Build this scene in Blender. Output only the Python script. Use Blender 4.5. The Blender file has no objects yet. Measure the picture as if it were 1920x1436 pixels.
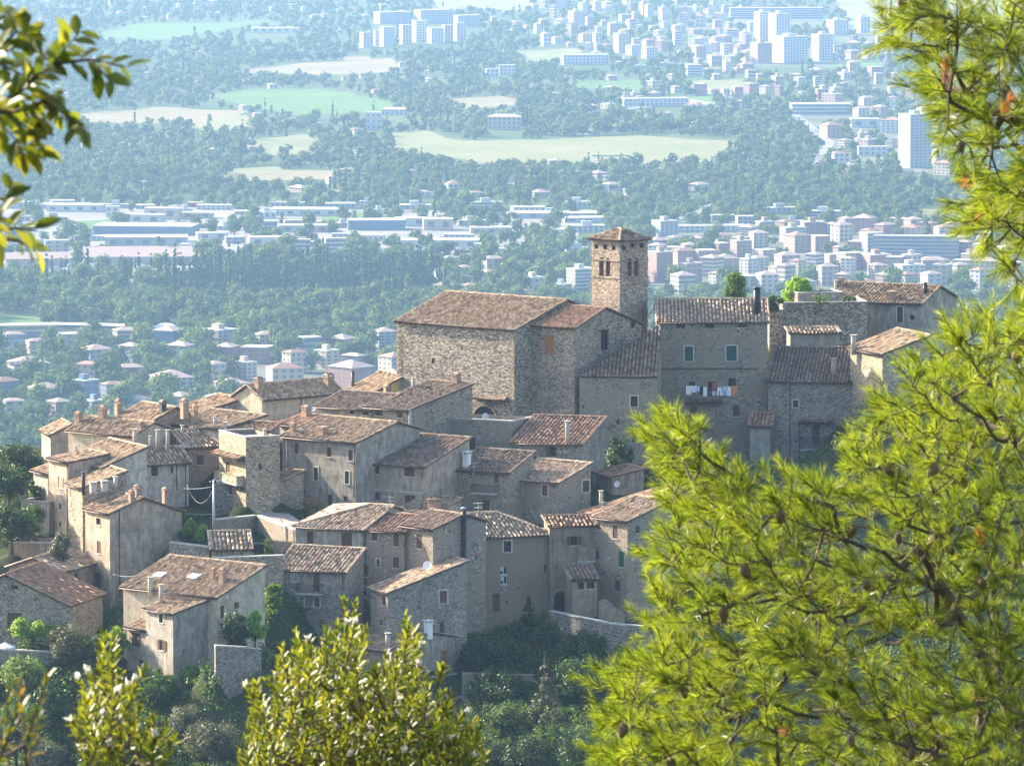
import bpy, math, random
import numpy as np
from mathutils import Vector, Matrix
random.seed(7)
RNG = np.random.default_rng(11)
R = math.radians
C = bpy.context.scene.collection
# ------------------------------------------------------------------ camera model
CAM_H, FPX, PITCH = 323.0, 12000.0, 1170.0 / 12000.0
CP, SP = math.cos(PITCH), math.sin(PITCH)
CAM = Vector((0, 0, CAM_H))
def ray(u, v):
    x = (u - 960) / FPX; y = -(v - 718) / FPX
    return Vector((x, CP + y * SP, -SP + y * CP))
def at(u, v, Y):
    d = ray(u, v); return CAM + d * (Y / d.y)
def onz(u, v, z):
    d = ray(u, v); return CAM + d * ((z - CAM_H) / d.z)
def gnd(u, v, z=0.0):
    return onz(u, v, z)
def mpp(Y):                      # metres per photo pixel at distance Y
    return Y / FPX
ZOOM = {0: (0, 0, 1), 1: (0, 650, 3.83), 2: (400, 650, 3.83), 3: (800, 650, 3.83), 4: (700, 400, 3.42),
        5: (1180, 500, 2.992), 6: (0, 950, 3.83), 7: (450, 900, 3.83), 8: (800, 900, 3.83)}
def zp(k, p):
    o = ZOOM[k]; return (o[0] + p[0] / o[2], o[1] + p[1] / o[2])
# ------------------------------------------------------------------ objects
def tag(o, label=None, cat=None, group=None, kind=None):
    if label: o['label'] = label
    if cat: o['category'] = cat
    if group: o['group'] = group
    if kind: o['kind'] = kind
    return o
def empty(name, loc, rz=0.0):
    o = bpy.data.objects.new(name, None); C.objects.link(o)
    o.location = loc; o.rotation_euler = (0, 0, rz); o.empty_display_size = 0.5
    return o
def link(name, me, parent=None, loc=None):
    o = bpy.data.objects.new(name, me); C.objects.link(o)
    if parent is not None: o.parent = parent
    if loc is not None: o.location = loc
    return o
def np_mesh(name, V, Fc, mats, mi=None, uv=None, smooth=False):
    """V (n,3); Fc (m,k) same-size faces."""
    me = bpy.data.meshes.new(name)
    V = np.asarray(V, dtype=np.float32); Fc = np.asarray(Fc, dtype=np.int32)
    m, k = Fc.shape
    me.vertices.add(len(V)); me.vertices.foreach_set('co', V.ravel())
    me.loops.add(m * k); me.loops.foreach_set('vertex_index', Fc.ravel())
    me.polygons.add(m)
    me.polygons.foreach_set('loop_start', np.arange(0, m * k, k, dtype=np.int32))
    for mm in (mats if isinstance(mats, (list, tuple)) else [mats]): me.materials.append(mm)
    if mi is not None: me.polygons.foreach_set('material_index', np.asarray(mi, dtype=np.int32))
    if smooth: me.polygons.foreach_set('use_smooth', np.ones(m, dtype=bool))
    if uv is not None:
        l = me.uv_layers.new(name='UVMap'); l.data.foreach_set('uv', np.asarray(uv, dtype=np.float32).ravel())
    me.update(calc_edges=True)
    return me
class MB:
    """collects polygons, links them as ONE mesh object"""
    def __init__(s): s.v = []; s.f = []; s.m = []; s.uv = []; s.cur = 0; s.sm = []
    def face(s, pts, m=None, uv=None, smooth=False):
        n = len(s.v); s.v += [tuple(p) for p in pts]; s.f.append(tuple(range(n, n + len(pts))))
        s.m.append(s.cur if m is None else m); s.sm.append(smooth)
        s.uv += uv if uv is not None else [(p[0] + p[1], p[2]) for p in map(tuple, pts)]
    def box(s, x0, x1, y0, y1, z0, z1, m=None, T=None):
        P = [(x, y, z) for z in (z0, z1) for y in (y0, y1) for x in (x0, x1)]
        if T: P = [T(*p) for p in P]
        for q in ((0, 2, 3, 1), (4, 5, 7, 6), (0, 1, 5, 4), (1, 3, 7, 5), (3, 2, 6, 7), (2, 0, 4, 6)):
            s.face([P[i] for i in q], m)
    def tube(s, pts, r0, r1=None, n=6, m=None, cap=True):
        r1 = r0 if r1 is None else r1
        pts = [Vector(p) for p in pts]; rings = []
        for i, p in enumerate(pts):
            d = (pts[min(i + 1, len(pts) - 1)] - pts[max(i - 1, 0)]).normalized()
            a = d.orthogonal().normalized() if abs(d.z) < .95 else Vector((1, 0, 0))
            if abs(d.z) >= .95: a = (a - d * a.dot(d)).normalized()
            b = d.cross(a); r = r0 + (r1 - r0) * i / max(1, len(pts) - 1)
            rings.append([p + (a * math.cos(t) + b * math.sin(t)) * r for t in [2 * math.pi * j / n for j in range(n)]])
        for A, B in zip(rings, rings[1:]):
            for j in range(n):
                k = (j + 1) % n; s.face([A[j], A[k], B[k], B[j]], m, smooth=True)
        if cap:
            s.face(rings[0][::-1], m); s.face(rings[-1], m)
    def lathe(s, c, prof, n=10, m=None):
        c = Vector(c)
        rings = [[c + Vector((r * math.cos(2 * math.pi * j / n), r * math.sin(2 * math.pi * j / n), z)) for j in range(n)] for r, z in prof]
        for A, B in zip(rings, rings[1:]):
            for j in range(n):
                k = (j + 1) % n; s.face([A[j], A[k], B[k], B[j]], m, smooth=True)
        s.face(rings[0][::-1], m); s.face(rings[-1], m)
    def build(s, name, mats, parent=None, loc=None, weld=True):
        me = bpy.data.meshes.new(name)
        vv, ff = s.v, s.f
        if weld:
            idx = {}; remap = []
            nv = []
            for p in vv:
                k = (round(p[0], 4), round(p[1], 4), round(p[2], 4))
                if k not in idx: idx[k] = len(nv); nv.append(p)
                remap.append(idx[k])
            keep = []; uvs = []; o = 0; ms = []; sm = []
            for f, m, q in zip(ff, s.m, s.sm):
                g = [remap[i] for i in f]; u = s.uv[o:o + len(f)]; o += len(f)
                h = []; hu = []
                for a, b in zip(g, u):
                    if a not in h: h.append(a); hu.append(b)
                if len(h) >= 3: keep.append(h); uvs += hu; ms.append(m); sm.append(q)
            vv, ff = nv, keep
        else: uvs, ms, sm = s.uv, s.m, s.sm
        me.from_pydata(vv, [], ff)
        for mm in (mats if isinstance(mats, (list, tuple)) else [mats]): me.materials.append(mm)
        me.polygons.foreach_set('material_index', ms); me.polygons.foreach_set('use_smooth', sm)
        l = me.uv_layers.new(name='UVMap'); l.data.foreach_set('uv', [c for q in uvs for c in q])
        me.update()
        return link(name, me, parent, loc)
# ------------------------------------------------------------------ materials
M = {}
class NT:
    def __init__(s, name):
        s.mat = bpy.data.materials.new(name); s.mat.use_nodes = True
        s.t = s.mat.node_tree; s.t.nodes.clear(); s.out = s.n('ShaderNodeOutputMaterial')
    def n(s, typ, **kw):
        nd = s.t.nodes.new(typ)
        for k, v in kw.items():
            if k.startswith('i_'): nd.inputs[k[2:].replace('_', ' ')].default_value = v
            else: setattr(nd, k, v)
        return nd
    def l(s, a, b): s.t.links.new(a, b)
    def ramp(s, fac, stops, interp='LINEAR'):
        r = s.n('ShaderNodeValToRGB'); r.color_ramp.interpolation = interp
        e = r.color_ramp.elements
        while len(e) < len(stops): e.new(0.5)
        for el, (p, c) in zip(e, stops): el.position = p; el.color = (*c, 1) if len(c) == 3 else c
        s.l(fac, r.inputs[0]); return r.outputs[0]
    def mix(s, fac, a, b, mode='MIX'):
        m = s.n('ShaderNodeMix', data_type='RGBA', blend_type=mode)
        for v, i in ((fac, 0), (a, 6), (b, 7)):
            if hasattr(v, 'is_output'): s.l(v, m.inputs[i])
            elif i == 0: m.inputs[0].default_value = v
            else: m.inputs[i].default_value = (*v, 1)
        return m.outputs[2]
    def coord(s, kind='Object', scale=(1, 1, 1)):
        c = s.n('ShaderNodeTexCoord'); mp = s.n('ShaderNodeMapping'); mp.inputs['Scale'].default_value = scale
        s.l(c.outputs[kind], mp.inputs[0]); return mp.outputs[0]
    def noise(s, vec, scale, detail=3, rough=.55):
        n = s.n('ShaderNodeTexNoise'); n.inputs['Scale'].default_value = scale; n.inputs['Detail'].default_value = detail
        n.inputs['Roughness'].default_value = rough
        if vec is not None: s.l(vec, n.inputs['Vector'])
        return n.outputs['Fac']
    def bump(s, h, strength=.5, dist=.05):
        b = s.n('ShaderNodeBump'); b.inputs['Strength'].default_value = strength; b.inputs['Distance'].default_value = dist
        s.l(h, b.inputs['Height']); return b.outputs[0]
    def bsdf(s, col, rough=.9, bump=None, spec=.2, metal=0):
        p = s.n('ShaderNodeBsdfPrincipled'); p.inputs['Roughness'].default_value = rough
        p.inputs['Specular IOR Level'].default_value = spec; p.inputs['Metallic'].default_value = metal
        if hasattr(col, 'is_output'): s.l(col, p.inputs['Base Color'])
        else: p.inputs['Base Color'].default_value = (*col, 1)
        if bump is not None: s.l(bump, p.inputs['Normal'])
        s.l(p.outputs[0], s.out.inputs[0]); return p
def plain(name, col, rough=.8, var=.25, scale=1.5, metal=0, spec=.25):
    t = NT(name); v = t.coord()
    n = t.noise(v, scale, 4)
    c = t.ramp(n, [(.25, tuple(x * (1 - var) for x in col)), (.75, tuple(min(1, x * (1 + var * .6)) for x in col))])
    t.bsdf(c, rough, spec=spec, metal=metal); M[name] = t.mat; return t.mat
def stone(name, lo, mid, hi, plaster=None, pamt=.5, sx=4.0, sz=7.0, dark=.35):
    """coursed rubble: one 3-D cell per stone, mortar lines, dark holes, optional remains of plaster"""
    t = NT(name); v = t.coord('Object', (sx, sx, sz)); o = t.coord()
    wob = t.n('ShaderNodeTexNoise'); wob.inputs['Scale'].default_value = 1.3; t.l(v, wob.inputs['Vector'])
    add = t.n('ShaderNodeVectorMath', operation='MULTIPLY_ADD'); t.l(wob.outputs['Color'], add.inputs[0])
    add.inputs[1].default_value = (.55, .55, .55); t.l(v, add.inputs[2])
    vo = t.n('ShaderNodeTexVoronoi', feature='F1'); vo.inputs['Scale'].default_value = 1; vo.inputs['Randomness'].default_value = .85
    t.l(add.outputs[0], vo.inputs['Vector'])
    ve = t.n('ShaderNodeTexVoronoi', feature='DISTANCE_TO_EDGE'); ve.inputs['Scale'].default_value = 1; ve.inputs['Randomness'].default_value = .85
    t.l(add.outputs[0], ve.inputs['Vector'])
    sep = t.n('ShaderNodeSeparateColor'); t.l(vo.outputs['Color'], sep.inputs[0])
    c = t.ramp(sep.outputs[0], [(0, tuple(x * dark for x in lo)), (.10, lo), (.5, mid), (.85, hi), (1, tuple(min(.8, x * 1.25) for x in hi))])
    mort = t.ramp(ve.outputs['Distance'], [(.02, (1, 1, 1)), (.09, (0, 0, 0))])
    c = t.mix(mort, c, tuple(x * .8 for x in mid))
    big = t.noise(o, .35, 5, .65)
    c = t.mix(1.0, c, t.ramp(big, [(.3, (.72, .70, .70)), (.7, (1.12, 1.08, 1.02))]), 'MULTIPLY')
    if plaster:
        pm = t.ramp(t.noise(o, .55, 6, .7), [(pamt - .06, (1, 1, 1)), (pamt + .06, (0, 0, 0))])
        fine = t.noise(o, 3, 5)
        pc = t.ramp(fine, [(.3, tuple(x * .82 for x in plaster)), (.7, tuple(x * 1.1 for x in plaster))])
        c = t.mix(pm, c, pc)
    h = t.ramp(ve.outputs['Distance'], [(0, (0, 0, 0)), (.16, (1, 1, 1))])
    t.bsdf(c, .95, t.bump(h, .6, .05), spec=.1); M[name] = t.mat; return t.mat
def stucco(name, col, stain=.5):
    t = NT(name); o = t.coord(); st = t.coord('Object', (1.4, 1.4, .35))
    c = t.ramp(t.noise(o, .9, 6, .65), [(.30, tuple(x * .62 for x in col)), (.5, col), (.70, tuple(min(.85, x * 1.2) for x in col))])
    drip = t.ramp(t.noise(st, 1.6, 6, .7), [(.38, (1 - stain * .75,) * 3), (.58, (1, 1, 1))])
    c = t.mix(1.0, c, drip, 'MULTIPLY')
    pv = t.ramp(t.noise(o, .33, 5, .7), [(.57, (0, 0, 0)), (.60, (1, 1, 1))])
    c = t.mix(pv, c, tuple(x * .72 * k for x, k in zip(col, (1, .95, .88))))
    t.bsdf(c, .93, t.bump(t.noise(o, 6, 6, .7), .5, .03), spec=.1); M[name] = t.mat; return t.mat
def tiles(name, cols, lichen=.5, lcol=(.40, .37, .30)):
    t = NT(name)
    uv = t.n('ShaderNodeUVMap'); fl = t.n('ShaderNodeVectorMath', operation='FLOOR'); t.l(uv.outputs[0], fl.inputs[0])
    wn = t.n('ShaderNodeTexWhiteNoise', noise_dimensions='2D'); t.l(fl.outputs[0], wn.inputs['Vector'])
    n = len(cols)
    c = t.ramp(wn.outputs['Value'], [((i + .5) / n, k) for i, k in enumerate(cols)])
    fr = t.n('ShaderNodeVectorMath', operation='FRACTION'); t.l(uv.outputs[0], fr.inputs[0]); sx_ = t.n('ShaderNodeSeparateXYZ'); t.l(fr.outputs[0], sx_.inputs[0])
    o = t.coord()
    m = t.ramp(t.noise(o, .8, 5, .7), [(lichen - .04, (0, 0, 0)), (lichen + .16, (.75, .75, .75))])
    c = t.mix(m, c, lcol)
    m2 = t.ramp(t.noise(o, 1.9, 6, .75), [(.34, (.62, .57, .54)), (.54, (1, 1, 1))])
    c = t.mix(1.0, c, m2, 'MULTIPLY')
    c = t.mix(1.0, c, t.ramp(sx_.outputs[0], [(.05, (.42, .38, .36)), (.24, (.95, .95, .95)), (.5, (1.12, 1.12, 1.12)), (.76, (.95, .95, .95)), (.95, (.42, .38, .36))]), 'MULTIPLY')  # dark channels, lighter crowns: dirt plus tile stripe shading put into the colour
    t.bsdf(c, .9, t.bump(t.noise(o, 9, 5, .7), .4, .03), spec=.15); M[name] = t.mat; return t.mat
def leafmat(name, cols, trans=.4, rough=.5, spec=.3, tcol=None, scale=.6, vary=True):
    t = NT(name); g = t.n('ShaderNodeNewGeometry'); o = t.coord()
    oi = t.n('ShaderNodeObjectInfo')
    a = t.n('ShaderNodeMath', operation='ADD'); t.l(g.outputs['Random Per Island'], a.inputs[0])
    nz = t.noise(o, scale, 3); b = t.n('ShaderNodeMath', operation='MULTIPLY_ADD'); t.l(nz, b.inputs[0]); b.inputs[1].default_value = 1.2; b.inputs[2].default_value = -.6
    t.l(b.outputs[0], a.inputs[1])
    n = len(cols)
    c = t.ramp(a.outputs[0], [(i / (n - 1), k) for i, k in enumerate(cols)])
    hs = t.n('ShaderNodeHueSaturation'); mm = t.n('ShaderNodeMapRange'); t.l(oi.outputs['Random'], mm.inputs[0])
    mm.inputs[3].default_value = .75 if vary else 1; mm.inputs[4].default_value = 1.3 if vary else 1; t.l(mm.outputs[0], hs.inputs['Value']); t.l(c, hs.inputs['Color'])
    c = hs.outputs[0]
    p = t.bsdf(c, rough, spec=spec)
    tr = t.n('ShaderNodeBsdfTranslucent')
    tc = t.mix(1.0, c, tcol or (1.6, 1.5, .7), 'MULTIPLY'); t.l(tc, tr.inputs['Color'])
    mx = t.n('ShaderNodeMixShader'); mx.inputs[0].default_value = trans
    t.l(p.outputs[0], mx.inputs[1]); t.l(tr.outputs[0], mx.inputs[2]); t.l(mx.outputs[0], t.out.inputs[0])
    M[name] = t.mat; return t.mat
stone('stone_pale', (.22, .175, .13), (.34, .285, .215), (.47, .405, .315))
stone('stone_church', (.15, .13, .105), (.285, .25, .205), (.48, .435, .365), dark=.3, sx=3.3, sz=7.5)
stone('stone_tower', (.20, .16, .12), (.33, .275, .215), (.46, .40, .32), sx=3.8, sz=7.5)
stone('stone_plaster', (.17, .145, .115), (.27, .235, .185), (.46, .41, .33), plaster=(.29, .245, .185), pamt=.52)
stone('stone_grey', (.18, .16, .135), (.275, .25, .21), (.40, .36, .305), plaster=(.295, .265, .22), pamt=.42)
stone('stone_warm', (.24, .19, .13), (.38, .32, .23), (.52, .45, .33))
stucco('stucco_grey', (.35, .315, .26)); stucco('stucco_beige', (.38, .315, .24)); stucco('stucco_cream', (.50, .42, .31), .3)
stucco('stucco_white', (.55, .49, .41), .4); stucco('stucco_brown', (.31, .24, .175)); stucco('stucco_ochre', (.62, .40, .15), .3)
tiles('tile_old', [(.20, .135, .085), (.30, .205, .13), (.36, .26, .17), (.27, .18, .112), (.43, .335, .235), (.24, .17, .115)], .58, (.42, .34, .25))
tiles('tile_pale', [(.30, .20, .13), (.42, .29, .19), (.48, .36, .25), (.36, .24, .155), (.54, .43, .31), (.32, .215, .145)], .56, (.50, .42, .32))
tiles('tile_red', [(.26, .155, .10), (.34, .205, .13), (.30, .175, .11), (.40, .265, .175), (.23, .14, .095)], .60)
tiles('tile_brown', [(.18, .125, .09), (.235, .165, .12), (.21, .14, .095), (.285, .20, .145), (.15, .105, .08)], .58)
plain('wood_brown', (.105, .055, .035), .7, .3, 3); plain('wood_red', (.17, .07, .045), .7, .3, 3); plain('wood_green', (.018, .095, .07), .6, .3, 3)
plain('wood_pale', (.33, .27, .20), .8); plain('wood_orange', (.36, .17, .07), .7, .3, 3)
plain('pane', (.012, .014, .016), .25, .3, 2, spec=.5); plain('curtain', (.55, .55, .52), .9)
plain('surround', (.52, .48, .42), .9, .25, 2.5); plain('sill', (.45, .42, .38), .9); plain('concrete', (.42, .40, .37), .95, .3, 1.2)
plain('copper', (.10, .065, .05), .55, .3, 3, .3); plain('black_pipe', (.018, .017, .018), .5, .3, 2); plain('white_paint', (.72, .72, .70), .5, .12)
plain('zinc', (.40, .42, .44), .5, .2, 2, .4); plain('brick', (.33, .225, .16), .95, .35, 4); plain('iron', (.03, .03, .032), .6)
plain('pipe_cement', (.40, .36, .30), .9, .25, 3); plain('cable', (.30, .31, .33), .6); plain('bark', (.10, .075, .055), .95, .4, 6)
plain('paving', (.34, .30, .26), .95, .3, .8); plain('soil', (.055, .055, .03), 1, .4, .3)
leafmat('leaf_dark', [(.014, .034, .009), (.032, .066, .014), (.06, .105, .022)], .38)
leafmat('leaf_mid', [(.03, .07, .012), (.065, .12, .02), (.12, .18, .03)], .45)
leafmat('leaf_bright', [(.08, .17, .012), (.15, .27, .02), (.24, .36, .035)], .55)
leafmat('leaf_olive', [(.05, .065, .035), (.095, .11, .06), (.16, .17, .10)], .3)
leafmat('leaf_far', [(.045, .085, .028), (.080, .125, .036), (.16, .19, .05)], .18, rough=.9, spec=.03, scale=.035)
leafmat('leaf_cypress', [(.018, .045, .025), (.03, .06, .03), (.05, .085, .04)], .2, rough=.9, spec=.03, scale=.02)
leafmat('leaf_dry', [(.16, .10, .04), (.22, .15, .06), (.30, .22, .10)], .4)
leafmat('needle', [(.058, .106, .013), (.13, .182, .023), (.28, .305, .055)], .55, .33, .55, (1.55, 1.53, .5), 2.2, False)
leafmat('needle_dry', [(.28, .12, .03), (.40, .18, .05), (.34, .19, .06)], .5, .5, .3, (1.3, 1.1, .9), 3, False)
leafmat('leaf_oak', [(.045, .078, .012), (.095, .13, .017), (.19, .215, .042)], .45, .40, .45, (1.9, 1.6, .5), 4, False)
leafmat('glint_bud', [(.55, .50, .42), (.68, .62, .55), (.75, .72, .66)], .3, .4, .4, (1, 1, 1), 4)  # near-white leaf colour painting in sun glints, along with new buds
plain('cone', (.14, .095, .045), .7, .4, 40)
# ------------------------------------------------------------------ roofs of curved tiles
def poly2(P, O, e, s): return [((p - O).dot(e), (p - O).dot(s)) for p in P]
def brange(poly, a):
    """range of b where the line a=const crosses a convex polygon"""
    lo, hi = 1e9, -1e9
    n = len(poly)
    for i in range(n):
        (a0, b0), (a1, b1) = poly[i], poly[(i + 1) % n]
        if (a0 - a) * (a1 - a) <= 0:
            if abs(a1 - a0) < 1e-9: bs = (b0, b1)
            else: bs = (b0 + (b1 - b0) * (a - a0) / (a1 - a0),)
            for b in bs: lo = min(lo, b); hi = max(hi, b)
    return (lo, hi) if hi >= lo else None
PROF = [(0, 0), (.13, .10), (.22, .62), (.36, .96), (.5, 1.0), (.64, .94), (.78, .60), (.87, .08)]
def tile_plane(poly, col=.46, row=.5, hgt=.17, lip=.03, rng=RNG):
    """corrugated sheet of pan tiles on a planar polygon whose first edge is the eave; returns V, F, UV"""
    P = [Vector(p) for p in poly]
    e = (P[1] - P[0]).normalized(); nrm = e.cross(P[-1] - P[0]).normalized()
    s = nrm.cross(e).normalized(); O = P[0]
    q = poly2(P, O, e, s)
    a0 = min(x for x, _ in q); a1 = max(x for x, _ in q); bm = min(y for _, y in q); bM = max(y for _, y in q)
    nc = max(2, round((a1 - a0) / col)); w = (a1 - a0) / nc; nr = max(2, math.ceil((bM - bm) / row))
    aa, hh, cc = [], [], []
    for k in range(nc):
        hj = 1 + rng.normal(0, .10)
        for f, h in PROF: aa.append(a0 + (k + f) * w); hh.append(h * hj); cc.append(k)
    aa.append(a1); hh.append(0); cc.append(nc - 1)
    aa = np.array(aa); aa[0] += 1e-4; aa[-1] -= 1e-4; hh = np.array(hh); cc = np.array(cc)
    rb = []; rl = []; rr = []
    for r in range(nr):
        rb += [bm + r * row, bm + (r + 1) * row - .01]; rl += [lip, 0]; rr += [r, r]
    rb = np.array(rb); rl = np.array(rl); rr = np.array(rr)
    rngs = [brange(q, a) or (0, 0) for a in aa]
    lo = np.array([x[0] for x in rngs]); hi = np.array([x[1] for x in rngs])
    B = np.clip(rb[None, :], lo[:, None], hi[:, None])
    tj = rng.normal(0, .012, (nc, nr)); tb = rng.normal(0, .03, (nc, nr))
    slip = rng.random((nc, nr)) < .02; tj = tj + slip * .05
    Hh = hh[:, None] * hgt + rl[None, :] * (.4 + .6 * hh[:, None]) + tj[cc][:, rr] * (.3 + hh[:, None])
    Bj = np.clip(B + tb[cc][:, rr] * (hh[:, None] > .3), lo[:, None], hi[:, None])
    e_, s_, n_, O_ = (np.array(x) for x in (e, s, nrm, O))
    sag = -rng.uniform(.04, .16) * np.sin(np.pi * (aa - a0) / (a1 - a0))[:, None] * np.ones_like(B) if a1 - a0 > 5 else 0 * B
    V = O_ + aa[:, None, None] * e_ + Bj[..., None] * s_ + (Hh + sag)[..., None] * n_
    na, nb = B.shape
    idx = np.arange(na * nb).reshape(na, nb)
    F_ = np.stack([idx[:-1, :-1], idx[1:, :-1], idx[1:, 1:], idx[:-1, 1:]], -1)
    ok = ((B[:-1, 1:] - B[:-1, :-1]) > 1e-4) | ((B[1:, 1:] - B[1:, :-1]) > 1e-4)
    F_ = F_[ok]
    U = np.stack(np.broadcast_arrays(cc[:-1][:, None] + .5, (rr[:-1])[None, :] + .5), -1)[ok]
    fa = np.array([f for _ in range(nc) for f, _h in PROF] + [1.0]); fl = np.broadcast_to(fa[:-1, None], ok.shape)[ok]; fr_ = np.append(fa[1:], 1.0)[:len(fa) - 1]; fr_ = np.where(fr_ == 0, 1.0, fr_); fr_ = np.broadcast_to(fr_[:, None], ok.shape)[ok]
    u0 = rng.integers(0, 500)
    UV = np.repeat(U[:, None, :] + u0, 4, axis=1).astype(float)
    UV[:, [0, 3], 0] += (fl * .94 + .03 - .5)[:, None]; UV[:, [1, 2], 0] += (fr_ * .94 + .03 - .5)[:, None]
    return V.reshape(-1, 3), F_, UV
class Sheet:
    """joins tile sheets, slabs and caps into one roof mesh (quads)"""
    def __init__(s): s.V = []; s.F = []; s.UV = []; s.MI = []; s.n = 0
    def add(s, V, F_, UV, mi=0):
        s.V.append(V); s.F.append(F_ + s.n); s.UV.append(UV); s.MI.append(np.full(len(F_), mi)); s.n += len(V)
    def quad(s, p, mi=0):
        u = RNG.integers(0, 900)
        s.add(np.array([tuple(x) for x in p], dtype=float), np.array([[0, 1, 2, 3]]), np.full((1, 4, 2), u + .5), mi)
    def slab(s, poly, th, mi):
        P = [Vector(p) for p in poly]; n = (P[1] - P[0]).cross(P[-1] - P[0]).normalized()
        D = [p - n * th for p in P]
        for i in range(len(P)):
            j = (i + 1) % len(P); s.quad([P[j], P[i], D[i], D[j]], mi)
        if len(D) == 3: s.quad([D[2], D[1], D[0], (D[0] + D[2]) / 2], mi)
        else: s.quad([D[3], D[2], D[1], D[0]], mi)
    def cap(s, A, B, r=.17, step=.46, mi=0):
        A, B = Vector(A), Vector(B); d = B - A; L = d.length
        if L < .3: return
        d.normalize(); a = d.cross(Vector((0, 0, 1))).normalized(); up = a.cross(d).normalized()
        if up.z < 0: up = -up
        n = max(1, round(L / step)); st = L / n; V = []; F_ = []; UV = []
        for i in range(n):
            j = RNG.normal(0, .014); base = len(V)
            for t, rr in ((i * st, r * 1.06), ((i + 1) * st + .02, r * .9)):
                for k in range(6):
                    an = math.pi * k / 5
                    p = A + d * t + a * math.cos(an) * rr + up * (math.sin(an) * rr * .85 - .03 + j); V.append(tuple(p))
            u = RNG.integers(0, 900) + .5
            for k in range(5):
                F_.append([base + k, base + k + 1, base + 7 + k, base + 6 + k]); UV.append([[u, u]] * 4)
        s.add(np.array(V), np.array(F_), np.array(UV), mi)
    def build(s, name, mats, parent):
        me = np_mesh(name, np.concatenate(s.V), np.concatenate(s.F), mats, np.concatenate(s.MI), np.concatenate(s.UV))
        return link(name, me, parent)
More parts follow.
